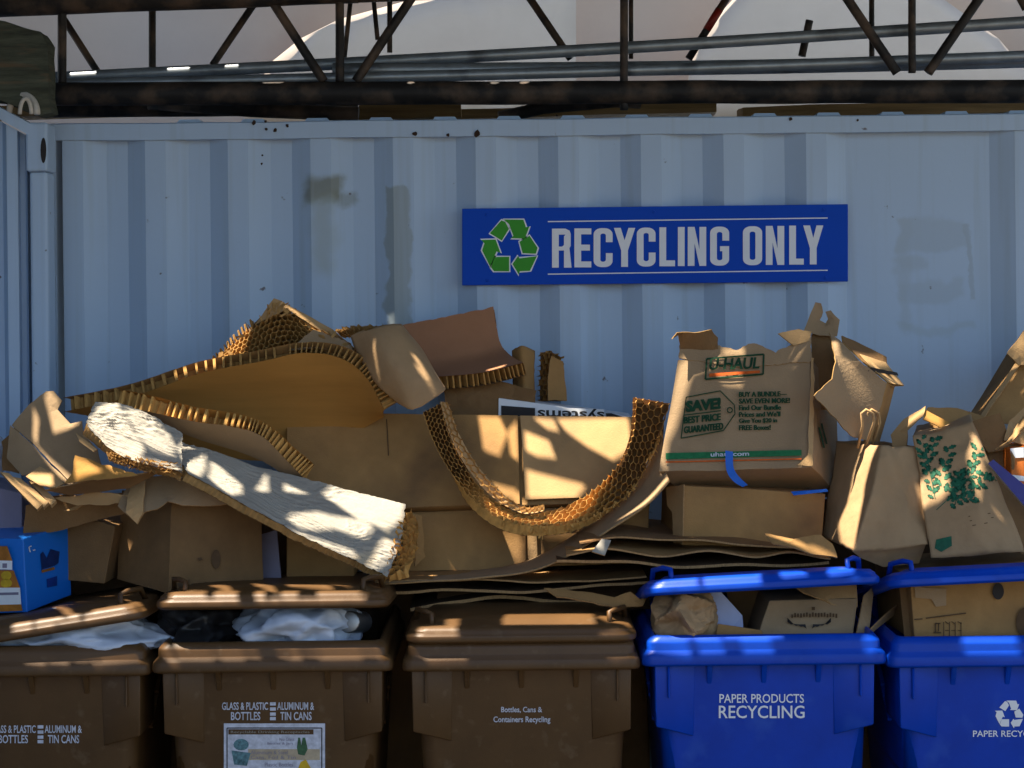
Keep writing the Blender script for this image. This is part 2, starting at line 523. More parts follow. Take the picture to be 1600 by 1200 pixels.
def container_mat(x_off):
    m = mat("container_paint", (.43, .55, .70), .55, .35, .035, 1.3, .15, 40)
    t = m.node_tree; N = t.nodes; L = t.links; b = N["Principled BSDF"]
    base = b.inputs["Base Color"].links[0].from_socket
    tc = N.new("ShaderNodeTexCoord"); sep = N.new("ShaderNodeSeparateXYZ"); L.new(tc.outputs["Object"], sep.inputs[0])
    def math_(op, a, bb, c=None):
        n = N.new("ShaderNodeMath"); n.operation = op
        for i, s in enumerate((a, bb, c)):
            if s is None: continue
            if isinstance(s, (int, float)): n.inputs[i].default_value = s
            else: L.new(s, n.inputs[i])
        return n.outputs[0]
    wob = N.new("ShaderNodeTexNoise"); wob.inputs["Scale"].default_value = 9; wob.inputs["Detail"].default_value = 6
    L.new(tc.outputs["Object"], wob.inputs["Vector"])
    w = math_('MULTIPLY', math_('SUBTRACT', wob.outputs[0], .5), .10)
    X = math_('ADD', sep.outputs[0], w); Z = math_('ADD', sep.outputs[2], w)
    def boxmask(x0, x1, z0, z1, soft):
        def sm(v, lo, hi):
            n = N.new("ShaderNodeMapRange"); n.interpolation_type = 'SMOOTHSTEP'
            n.inputs[1].default_value = lo; n.inputs[2].default_value = hi; L.new(v, n.inputs[0]); return n.outputs[0]
        a = math_('MULTIPLY', sm(X, x0-soft, x0+soft), math_('SUBTRACT', 1.0, sm(X, x1-soft, x1+soft)))
        c = math_('MULTIPLY', sm(Z, z0-soft, z0+soft), math_('SUBTRACT', 1.0, sm(Z, z1-soft, z1+soft)))
        return math_('MULTIPLY', a, c)
    cur = base
    def blend(mask, col, k):
        nonlocal cur
        mx = N.new("ShaderNodeMix"); mx.data_type = 'RGBA'
        L.new(math_('MULTIPLY', mask, k), mx.inputs[0]); L.new(cur, mx.inputs[6]); mx.inputs[7].default_value = (*col, 1)
        cur = mx.outputs[2]
    ol = (.19, .19, .11)
    for (x0, y0, x1, y1, soft, col, k) in MARKS:
        a = P(x0, y1, 0); c = P(x1, y0, 0)
        blend(boxmask(a.x-x_off.x, c.x-x_off.x, a.z-x_off.z, c.z-x_off.z, soft), col, k)
    # rain streaks
    st = N.new("ShaderNodeTexNoise"); st.inputs["Scale"].default_value = 1; st.inputs["Detail"].default_value = 5
    mp = N.new("ShaderNodeMapping"); mp.inputs["Scale"].default_value = (34, 3, 1.0); L.new(tc.outputs["Object"], mp.inputs[0]); L.new(mp.outputs[0], st.inputs["Vector"])
    mr = N.new("ShaderNodeMapRange"); mr.inputs[1].default_value = .52; mr.inputs[2].default_value = .75; L.new(st.outputs[0], mr.inputs[0])
    blend(mr.outputs[0], (.38, .47, .56), .6)
    # rust specks
    sp = N.new("ShaderNodeTexNoise"); sp.inputs["Scale"].default_value = 22; sp.inputs["Detail"].default_value = 3; L.new(tc.outputs["Object"], sp.inputs["Vector"])
    mr2 = N.new("ShaderNodeMapRange"); mr2.inputs[1].default_value = .73; mr2.inputs[2].default_value = .77; L.new(sp.outputs[0], mr2.inputs[0])
    blend(mr2.outputs[0], (.09, .05, .035), .8)
    L.new(cur, b.inputs["Base Color"])
    return m

OL = (.17, .17, .10)
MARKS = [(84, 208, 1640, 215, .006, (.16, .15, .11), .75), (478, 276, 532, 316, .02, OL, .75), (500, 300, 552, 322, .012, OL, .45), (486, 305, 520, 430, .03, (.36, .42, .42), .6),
         (606, 288, 641, 520, .006, (.31, .36, .37), .85),
         (1405, 340, 1515, 390, .012, (.36, .44, .52), .5), (1400, 400, 1450, 425, .012, (.36, .44, .52), .5),
         (1410, 440, 1505, 470, .012, (.36, .44, .52), .5), (1408, 340, 1425, 520, .012, (.38, .46, .54), .5),
         (1514, 345, 1521, 475, .004, (.34, .41, .48), .6), (1400, 505, 1525, 520, .01, (.36, .44, .50), .45)]

# ------------------------------------------------------------------ ground
bm = bmesh.new()
bmesh.ops.create_grid(bm, x_segments=60, y_segments=60, size=300)
tag(obj("ground", bm, GROUND, base=(0, 0, 0)), kind="structure")

# ------------------------------------------------------------------ main container
def wx(px): return P(px, HOR, 0).x
ZT = P(800, 186, 0).z
ct = thing("shipping_container", "pale blue grey corrugated container carrying the blue sign", "container", Vector((0, 1.2, 0)))
xs = []
prof = []          # (x, y)
per = (1230-197) / 8
xl = 197 - per
first = [(82, .036), (88, .036)]
prof += [(wx(70), .044)]
k = 0
for i in range(-1, 9):
    s0 = 197 + per*i
    prof += [(wx(s0+1), .044), (wx(s0+32), 0), (wx(s0+64), 0), (wx(s0+97), .044)]
prof += [(wx(1553), .044), (wx(1588), 0), (wx(1625), 0), (wx(1660), .044)]
for i in range(8):
    s0 = 1690 + per*i
    prof += [(wx(s0+1), .044), (wx(s0+32), 0), (wx(s0+64), 0), (wx(s0+97), .044)]
prof = [p for p in prof if p[0] > wx(72)]
bm = bmesh.new()
zb, zt = .15, ZT - .055
NZ = 14
rows = []
for j in range(NZ+1):
    z = zb + (zt-zb)*j/NZ
    rows.append([bm.verts.new((x, y + .0035*noise.noise(Vector((x*2.3, z*2.1, 3))), z)) for x, y in prof])
for j in range(NZ):
    for i in range(len(prof)-1):
        bm.faces.new((rows[j][i], rows[j][i+1], rows[j+1][i+1], rows[j+1][i]))
CM = container_mat(Vector((0, 1.2, 0)))
obj("side_wall", bm, CM, ct)
CX0, CX1 = wx(78), prof[-1][0] + .3
bm = bmesh.new(); NR = 90
G = []
for i in range(NR+1):
    x = CX0 + (CX1-CX0)*i/NR
    dz = .0035*noise.noise(Vector((x*3, 1, 7))); dy = .004*noise.noise(Vector((x*2.2, 5, 1)))
    G.append([bm.verts.new((x, y+dy, z+dz)) for y, z in ((-.014, ZT-.058), (-.014, ZT-.004), (-.008, ZT), (.045, ZT), (.045, ZT-.058))])
for A, B in zip(G, G[1:]):
    for q in range(5): bm.faces.new((A[q], B[q], B[(q+1) % 5], A[(q+1) % 5]))
bm.faces.new(G[0]); bm.faces.new(G[-1][::-1])
obj("top_rail", bm, CM, ct)
bm = bmesh.new(); add_box(bm, ((CX0+CX1)/2, .015, .075), (CX1-CX0, .06, .15)); obj("bottom_rail", bm, CM, ct)
bm = bmesh.new()
add_box(bm, ((CX0+CX1)/2, 1.24, ZT-.03), (CX1-CX0, 2.38, .03)); obj("roof", bm, CM, ct)
for i in range(14):
    px = 300 + 99*i
    if px > 1700: break
    bm = bmesh.new()
    w = .045
    c = P(px, 178, .12)
    add_prism(bm, [Vector((c.x-.05, .06, ZT-.004)), Vector((c.x-.034, .06, ZT+.016)), Vector((c.x+.034, .06, ZT+.016)), Vector((c.x+.05, .06, ZT-.004))], (0, 2.2, 0))
    obj("roof_corrugation", bm, CM, ct)
bm = bmesh.new(); add_box(bm, ((CX0+CX1)/2, 2.43, 1.3), (CX1-CX0, .03, 2.5)); obj("rear_wall", bm, CM, ct)
bm = bmesh.new(); add_box(bm, (CX0+.01, 1.2, 1.3), (.03, 2.4, 2.5)); obj("end_wall", bm, CM, ct)
# rust blotches on the rail
rnd = random.Random(4); RUST = mat("rust", (.05, .03, .022), .9, .1, .3, 60)
for (x, y, r) in [(397, 192, 4), (415, 190, 2.5), (416, 202, 3), (430, 204, 3.5), (449, 196, 3), (410, 243, 2), (409, 256, 2.2), (1235, 186, 3), (870, 181, 2), (648, 209, 4), (700, 211, 3), (745, 209, 6), (1340, 188, 2)]:
    p0 = Vector((0, -.0145 if y < 215 else 0, 0)); n = Vector((0, -1, 0))
    pl = [(x + r*rnd.uniform(.6, 1.1)*math.cos(a*PI/5), y + r*rnd.uniform(.6, 1.2)*math.sin(a*PI/5)) for a in range(10)]
    obj("rust_spot", poly_px([pl], p0, n, .0045), RUST, ct)

# ------------------------------------------------------------------ neighbouring container at the left
lc = thing("shipping_container", "end post and narrow strip of a second pale container beside the timber block", "container", P(60, 461, -.2) * 1)
lc.location.z = 0
xp0, xp1 = P(44, 400, -.22).x, P(78, 400, -.22).x
ztl = P(60, 192, -.22).z
bm = bmesh.new(); add_box(bm, ((xp0+xp1)/2, -.17, ztl/2-.08), (xp1-xp0-.012, .1, ztl-.16)); bevel(obj("corner_post", bm, CM, lc), .01, 2)
bm = bmesh.new(); add_box(bm, ((xp0+xp1)/2, -.18, ztl-.08), (xp1-xp0, .12, .16)); cc = bevel(obj("corner_casting", bm, CM, lc), .008, 2)
bm = bmesh.new()
p0 = Vector((0, -.24, 0)); n = Vector((0, -1, 0))
poly_px([[(68 + 4.5*math.cos(a*PI/8), 235 + 20*math.sin(a*PI/8)) for a in range(16)]], p0, n, .002, bm)
obj("slot", bm, BLACKI, cc)
# the sheet beside the post, corrugated, turning slightly toward the camera
bm = bmesh.new()
pf = [(44, -.20), (41, -.16), (33, -.16), (29, -.22), (12, -.22), (6, -.17), (-12, -.17), (-20, -.23), (-60, -.23), (-70, -.18), (-120, -.18), (-130, -.24), (-400, -.24)]
va = [bm.verts.new(Vector((P(x, 400, Y).x, Y, .1))) for x, Y in pf]; vb = []
for (x, Y), a in zip(pf, va):
    zz = P(x, 212 - max(0, (44-x))*.55, Y).z
    vb.append(bm.verts.new(Vector((a.co.x, Y, min(zz, 2.9)))))
for i in range(len(pf)-1): bm.faces.new((va[i], va[i+1], vb[i+1], vb[i]))
obj("side_wall", bm, CM, lc)
bm = bmesh.new(); 
a, b = P(52, 205, -.24), P(-330, 0, -.26)
b = P(-200, 70, -.26)
add_prism(bm, [a + Vector((0, 0, .02)), a - Vector((0, 0, .02)), b - Vector((0, 0, .02)), b + Vector((0, 0, .02))], (0, .08, 0))
obj("top_rail", bm, CM, lc)
bm = bmesh.new(); add_prism(bm, [Vector((xp0-.02, -.1, .1)), Vector((xp0-.02, -.1, ztl-.05)), Vector((-3.2, -.1, ztl-.05)), Vector((-3.2, -.1, .1))], (0, 2.2, 0))
obj("body_shell", bm, CM, lc)
bm = bmesh.new(); add_box(bm, (-3.35, -2.4, ztl/2), (2.4, 4.4, ztl-.1)); obj("sky_block", bm, CM, lc)  # unseen body added to hold sky light off the left

# ------------------------------------------------------------------ two stacked containers added at the left, unseen, to block sky light
DARKC = mat("dark_blocker_paint", (.06, .045, .035), .6, .3, .2, 3)
for k, lab in enumerate(("lower dark brown container of the added unseen stack blocking sky light", "upper dark brown container of the added unseen stack blocking sky light")):
    st_ = thing("shipping_container", lab, "container", Vector((-4.4, -4.5, 2.6*k)))
    bm = bmesh.new(); pf = []
    for i in range(33):
        y = -9 + .278*i
        pf += [(-3.2, y), (-3.2, y+.07), (-3.236, y+.14), (-3.236, y+.21)]
    va = [bm.verts.new((x, y, 2.6*k+.1)) for x, y in pf]; vb = [bm.verts.new((x, y, 2.6*k+2.5)) for x, y in pf]
    for i in range(len(pf)-1): bm.faces.new((va[i], va[i+1], vb[i+1], vb[i]))
    obj("side_wall", bm, DARKC, st_)
    for z in (2.6*k+.06, 2.6*k+2.53):
        bm = bmesh.new(); add_box(bm, (-3.24, -4.4, z), (.1, 9.3, .12)); obj("rail", bm, DARKC, st_)
    bm = bmesh.new(); add_box(bm, (-4.45, -4.4, 2.6*k+1.3), (2.3, 9.2, 2.5)); obj("body_shell", bm, DARKC, st_)

# ------------------------------------------------------------------ timber block, strap
bm = bmesh.new()
add_prism(bm, [P(*c, -.26) for c in ((-60, 25), (8, 32), (62, 50), (74, 68), (76, 150), (81, 176), (60, 181), (0, 158), (-60, 150))], (0, .10, .0))
bmesh.ops.subdivide_edges(bm, edges=bm.edges, cuts=3, use_grid_fill=True)
for v in bm.verts: v.co += noise.noise_vector(v.co*14)*.006
tag(obj("timber_block", bm, WOOD), "weathered mossy green timber block end above the container corner post", "timber")
bm = bmesh.new()
add_tube(bm, [P(36 + 22*math.cos(a), 178 - 30*math.sin(a), -.285 + .02*a) for a in [PI*k/14 for k in range(15)]], .011, 8)
add_tube(bm, [P(40 + 9*math.cos(a), 178 - 24*math.sin(a), -.29 - .01*a) for a in [PI*k/14 for k in range(15)]], .007, 8)
tag(obj("rope", bm, STRAP, smooth=True), "cream rope loop tied beneath the mossy timber block", "rope")

# ------------------------------------------------------------------ roof truss (lattice girder)
tr = thing("lattice_truss", "rusty black steel lattice girder lying on the container roof", "truss", Vector((0, .45, ZT)))
FY, RY = .35, .8
def tube_px(name, pts, r, m, parent, seg=10, rough=0.0):
    bm = bmesh.new(); pp = [P(*p) for p in pts]
    if len(pp) == 2 and rough:
        a, b = pp; pp = [a.lerp(b, k/40) + noise.noise_vector(a.lerp(b, k/40)*3)*rough for k in range(41)]
    add_tube(bm, pp, r, seg); return obj(name, bm, m, parent, smooth=True)
tube_px("bottom_chord", [(70, 147, FY), (1800, 142, FY)], .042, TRUSSM, tr, 16, .004)
tube_px("top_chord", [(-60, 10, FY), (560, -14, FY)], .044, TRUSSM, tr, 16, .004)
tube_px("top_chord", [(480, -12, FY), (1800, -58, FY)], .044, TRUSSM, tr, 16, .004)
tube_px("bottom_chord", [(70, 172, RY), (560, 168, RY)], .030, TRUSSM, tr, 12, .004)
tube_px("top_chord", [(-60, -28, RY), (1800, -55, RY)], .04, TRUSSM, tr, 12, .004)
W = [(97, 18, 97, 130, 7, FY), (100, 30, 152, 112, 6, RY), (238, 8, 238, 108, 6, RY), (400, 2, 332, 102, 6, RY), (420, -6, 506, 127, 7.5, FY),
     (531, -10, 531, 128, 7, FY), (549, -10, 538, 92, 4, RY), (582, -20, 590, 62, 4, RY), (609, -10, 609, 82, 4.5, RY), (648, -10, 556, 127, 7.5, FY),
     (820, -14, 892, 92, 6.5, RY), (975, -10, 975, 172, 6.5, FY), (986, -20, 986, 92, 4, RY), (1312, -20, 1402, 114, 7.5, FY),
     (1362, -20, 1362, 88, 4.5, RY), (1425, -20, 1425, 114, 6, FY), (1542, -20, 1450, 114, 7.5, FY), (1586, -20, 1604, 14, 7, FY), (1265, 32, 1253, 88, 6.5, RY)]
for (x0, y0, x1, y1, w, Y) in W:
    tube_px("web_bar", [(x0, y0, Y), (x1, y1, Y)], w/437, TRUSSM, tr, 10, .001)
rb = tube_px("web_bar", [(1146, -20, RY), (1076, 92, RY)], 6.5/437, TRUSSM, tr, 10)
tube_px("red_band", [(1124, 15, RY-.001), (1104, 47, RY-.001)], 7/437, REDP, rb, 10)
rb["label"] = "diagonal bar with red paint"
# galvanised poles
for lab, a, b, r in [("upper galvanised pole slanting up across the whole truss", (60, 123, .62), (1760, 24, .55), .0225),
                     ("middle galvanised pole crossing just below the upper one", (520, 110, .5), (1760, 90, .52), .027),
                     ("lowest galvanised pole lying along the black bottom chord", (60, 132, .44), (1700, 84, .46), .021)]:
    bm = bmesh.new(); A, B = P(*a), P(*b)
    add_tube(bm, [A.lerp(B, k/30) + Vector((0, 0, -.012*math.sin(PI*k/30))) for k in range(31)], r, 14)
    tag(obj("steel_pole", bm, POLE, smooth=True), lab, "pole", "galvanised poles on the container roof")
# planks and rubble on the roof behind
rnd = random.Random(9)
for i, (x0, x1, y0, y1, Y, lab) in enumerate([(-50, 460, 158, 178, 1.3, "sunlit plank lying under the truss near the timber block"),
        (560, 720, 160, 186, 1.1, "short stained board under the middle of the truss"), (700, 1120, 164, 182, 1.5, "long grey brown board lying under the truss"),
        (1160, 1720, 158, 180, 1.2, "dark reddish board under the truss at the far end")]):
    bm = bmesh.new()
    a, b = P(x0, (y0+y1)/2, Y), P(x1, (y0+y1)/2, Y)
    h = (y1-y0)/440
    add_box(bm, (a+b)/2 + Vector((0, .1, 0)), ((b-a).length, .2, h), Matrix.Rotation(-ROLL*1.5, 3, 'Y'))
    bmesh.ops.subdivide_edges(bm, edges=bm.edges, cuts=4, use_grid_fill=True)
    for v in bm.verts: v.co += noise.noise_vector(v.co*6)*.008
    tag(obj("plank", bm, PLANK), lab, "plank", "boards on the container roof")
bm = bmesh.new(); add_tube(bm, [P(232, 160, .7), P(400, 172, .68), P(560, 178, .66)], .028, 8)
tag(obj("scrap_pipe", bm, TRUSSM, smooth=True), "dark bent pipe sloping beneath the black chord", "pipe")
bm = bmesh.new(); add_tube(bm, [P(780, 184, .6), P(850, 168, .62), P(960, 158, .64), P(1000, 160, .66)], .024, 8)
tag(obj("scrap_pipe", bm, TRUSSM, smooth=True), "short dark pipe rising to the chord above the blue sign", "pipe")

# ------------------------------------------------------------------ pale sheeting behind
def big_tarp(name, lab, x0, x1, Y, z0, z1, seed, lean):
    bm = bmesh.new(); nu, nv = 90, 40
    V = []
    for j in range(nv+1):
        row = []
        for i in range(nu+1):
            x = x0 + (x1-x0)*i/nu; z = z0 + (z1-z0)*j/nv
            q = Vector((x*.45 + z*.25, z*.35 - x*.1, seed))
            y = Y + lean*(z-2.6) + .28*noise.noise(q) + .10*noise.noise(q*2.6) + .05*abs(noise.noise(Vector((x*1.1+z*.9, z*.3-x*.3, seed+3))))
            row.append(bm.verts.new((x, y, z)))
        V.append(row)
    for j in range(nv):
        for i in range(nu): bm.faces.new((V[j][i], V[j][i+1], V[j+1][i+1], V[j+1][i]))
    o = obj(name, bm, FABRIC, smooth=True)
    solid(o, .004)
    return tag(o, lab, "tarp")
big_tarp("tarp", "huge pale pinkish sheeting rising behind the truss", -5, 5, 3.3, 0, 4.6, 2, -.12)
bm = bmesh.new()
pts = [(420, 100, 2.852), (470, 60, 2.809), (530, 30, 2.776), (640, 0, 2.743), (760, -30, 2.711), (900, -30, 2.711), (900, 190, 2.95), (380, 190, 2.95)]
o = obj("tarp", slab(pts, .0003, .003, 1.2, 3, step=.12), FABRIC2, smooth=True)
tag(o, "second pale sheet curving up in front of the big sheeting", "tarp")
bm = bmesh.new()
pts = [(1180, -40, 2.70), (1420, -40, 2.70), (1560, 60, 2.809), (1620, 130, 2.885), (1640, 190, 2.95), (1060, 190, 2.95), (1090, 60, 2.809)]
o = obj("tarp", slab(pts, .0003, .003, 1.2, 8, step=.12), FABRIC2, smooth=True)
tag(o, "pale rounded sheet bulging behind the girder above the flat container panel", "tarp")

# ------------------------------------------------------------------ sign
SQ = Q((722, 446, -.02), (1325, 440, -.02), (1325, 319, -.02), (722, 326, -.02))
sg = thing("recycling_sign", "blue rectangular sign reading RECYCLING ONLY with green arrows", "sign", (SQ[0]+SQ[1])/2)
bm = bmesh.new(); add_prism(bm, SQ, (0, .014, 0)); bevel(obj("panel", bm, SIGNB, sg), .0015, 1)
sp0, sn = Vector((0, -.02, 0)), Vector((0, -1, 0))
def c2p(x, y): return 700 + x/2.4615, 300 + y/2.4615
RA = [[(205, 106), (158, 160), (207, 190), (238, 142), (222, 112)], [(212, 104), (292, 104), (303, 135), (316, 132), (298, 182), (240, 180), (250, 172), (232, 122)],
      [(314, 165), (348, 215), (340, 240), (285, 238), (272, 190)], [(345, 245), (318, 305), (275, 308), (272, 322), (245, 277), (268, 243), (274, 252)],
      [(178, 247), (238, 247), (238, 307), (175, 307), (162, 290)], [(125, 182), (185, 180), (205, 235), (190, 230), (162, 290), (128, 225), (138, 195)]]
def symbol(polys, f, grow, p0, n, off):
    out = []
    for pl in polys:
        cx = sum(p[0] for p in pl)/len(pl); cy = sum(p[1] for p in pl)/len(pl)
        q = []
        for x, y in pl:
            d = math.hypot(x-cx, y-cy)
            q.append(f(cx+(x-cx)*(d+grow)/d, cy+(y-cy)*(d+grow)/d))
        out.append(q)
    return poly_px(out, p0, n, off)
sy = obj("arrow_outline", symbol(RA, c2p, 2.5, sp0, sn, .001), SIGNW, sg)
obj("arrow", symbol(RA, c2p, -3.5, sp0, sn, .0022), SIGNG, sy)
def sgt(x0, y0, x1, y1): return [c2p(x0, y1), c2p(x1, y1-10*(x1-x0)/1060), c2p(x1, y0-10*(x1-x0)/1060), c2p(x0, y0)]
def glyph(ch, w, st, bar):
    """condensed poster capitals as non-overlapping polygons in a box w wide, 1 high"""
    def rc(x0, y0, x1, y1): return [(x0, y0), (x1, y0), (x1, y1), (x0, y1)]
    def ring(skip):
        out = []
        def rr(m, rx, ry):
            p = []
            for cx, cy, a0 in ((w-m-rx, 1-m*.8-ry, 0), (m+rx, 1-m*.8-ry, 90), (m+rx, m*.8+ry, 180), (w-m-rx, m*.8+ry, 270)):
                for k in range(7):
                    t = R(a0 + 15*k); p.append((cx + rx*math.cos(t), cy + ry*math.sin(t)))
                if a0 == 0: p += [None]*0
            return p
        o, i = rr(0, w*.42, .16), rr(st, (w-2*st)*.48, .05)
        n = len(o)
        def cutpts(P_):
            q = []
            for k in range(n):
                q.append(P_[k])
                if k == n-1:      # right side: split for the openings
                    x0, y0 = P_[k]; x1, y1 = P_[0]
                    for yy in (.36, .50, .64): q.append((x0, yy))
            return q
        o, i = cutpts(o), cutpts(i); n = len(o)
        for k in range(n):
            j = (k+1) % n
            ym = (o[k][1]+o[j][1])/2
            if skip and o[k][0] > w*.9 and o[j][0] > w*.9 and skip[0] < ym < skip[1]: continue
            out.append([o[k], o[j], i[j], i[k]])
        return out
    if ch == 'O': return ring(None)
    if ch == 'C': return ring((.36, .64))
    if ch == 'G': return ring((.50, .64)) + [rc(w*.52, .37, w-st, .50)]
    if ch == 'E': return [rc(0, 0, st, 1), rc(st, 0, w, bar), rc(st, .43, w*.92, .43+bar), rc(st, 1-bar, w, 1)]
    if ch == 'L': return [rc(0, 0, st, 1), rc(st, 0, w, bar)]
    if ch == 'I': return [rc(0, 0, st, 1)]
    if ch == 'N': return [rc(0, 0, st, 1), rc(w-st, 0, w, 1), [(st, 1), (w-st, .42), (w-st, 0), (st, .58)]]
    if ch == 'Y': return [[(0, 1), (st, 1), (w/2, .68), (w/2, .40), (w/2-st/2, .42)], [(w, 1), (w/2+st/2, .42), (w/2, .40), (w/2, .68), (w-st, 1)], [(w/2-st/2, .42), (w/2, .40), (w/2+st/2, .42), (w/2+st/2, 0), (w/2-st/2, 0)]]
    if ch == 'R': return [rc(0, 0, st, 1), rc(st, 1-bar, w*.72, 1), [(w*.72, 1), (w*.72, 1-bar), (w-st, .80), (w, .86), (w*.94, .95)], [(w-st, .80), (w-st, .58), (w, .56), (w, .86)], [(w-st, .58), (w-st-.05, .54), (w-st, .44), (w*.93, .50), (w, .56)], rc(st, .44, w-st-.05, .54),
                          [(w-st-.05, .44), (w-st-.05, .54), (w-st, .44)], [(w-st, .44), (w-st, .0), (w+.02, 0), (w-.01, .30), (w*.93, .50)]]
LET = [("R", 400, 472), ("E", 486, 551), ("C", 560, 633), ("Y", 638, 720), ("C", 726, 798), ("L", 813, 873), ("I", 884, 910), ("N", 922, 993), ("G", 1008, 1081), ("O", 1134, 1208), ("N", 1222, 1293), ("L", 1312, 1368), ("Y", 1366, 1443)]
for ch, xa, xb in LET:
    hpx = 150
    pl = glyph(ch, (xb-xa)/hpx, 26/hpx, 23/hpx)
    ytop = 141 - (xa-400)*.0129
    obj("letter", poly_px([[c2p(xa + x*hpx, ytop + (1-y)*hpx) for x, y in q] for q in pl], sp0, sn, .0018), SIGNW, sg)
a = [*c2p(384, 114), *c2p(1460, 100)]; b = [*c2p(384, 316), *c2p(1460, 301)]
obj("rule_line", line_px([a], 1.7, sp0, sn, .0018), SIGNW, sg); obj("rule_line", line_px([b], 1.7, sp0, sn, .0018), SIGNW, sg)
for x, y in ((148, 86), (792, 76), (1444, 70), (152, 340), (790, 345), (1452, 330)):
    bm = bmesh.new(); px, py = c2p(x, y); c = P(px, py, -.021)
    bmesh.ops.create_cone(bm, cap_ends=True, segments=10, radius1=.0055, radius2=.004, depth=.004, matrix=Matrix.Translation(c) @ Matrix.Rotation(PI/2, 4, 'X'))
    obj("screw", bm, SIGNB, sg)

# ------------------------------------------------------------------ bins
def rring(hw, y0, y1, r, z, n=6):
    """rounded rectangle ring: half width hw, from y0 (front) to y1 (back)"""
    out = []
    for cx, cy, a0 in ((hw-r, y1-r, 0), (-hw+r, y1-r, PI/2), (-hw+r, y0+r, PI), (hw-r, y0+r, 1.5*PI)):
        for k in range(n+1):
            a = a0 + PI/2*k/n
            out.append(Vector((cx + r*math.cos(a), cy + r*math.sin(a), z)))
    return out
def loft(bm, rings, cap0=False, cap1=False, M=None):
    V = [[bm.verts.new(M @ p if M else p) for p in r] for r in rings]
    n = len(V[0])
    for A, B in zip(V, V[1:]):
        for k in range(n): bm.faces.new((A[k], A[(k+1) % n], B[(k+1) % n], B[k]))
    if cap0: bm.faces.new(V[0][::-1])
    if cap1: bm.faces.new(V[-1])

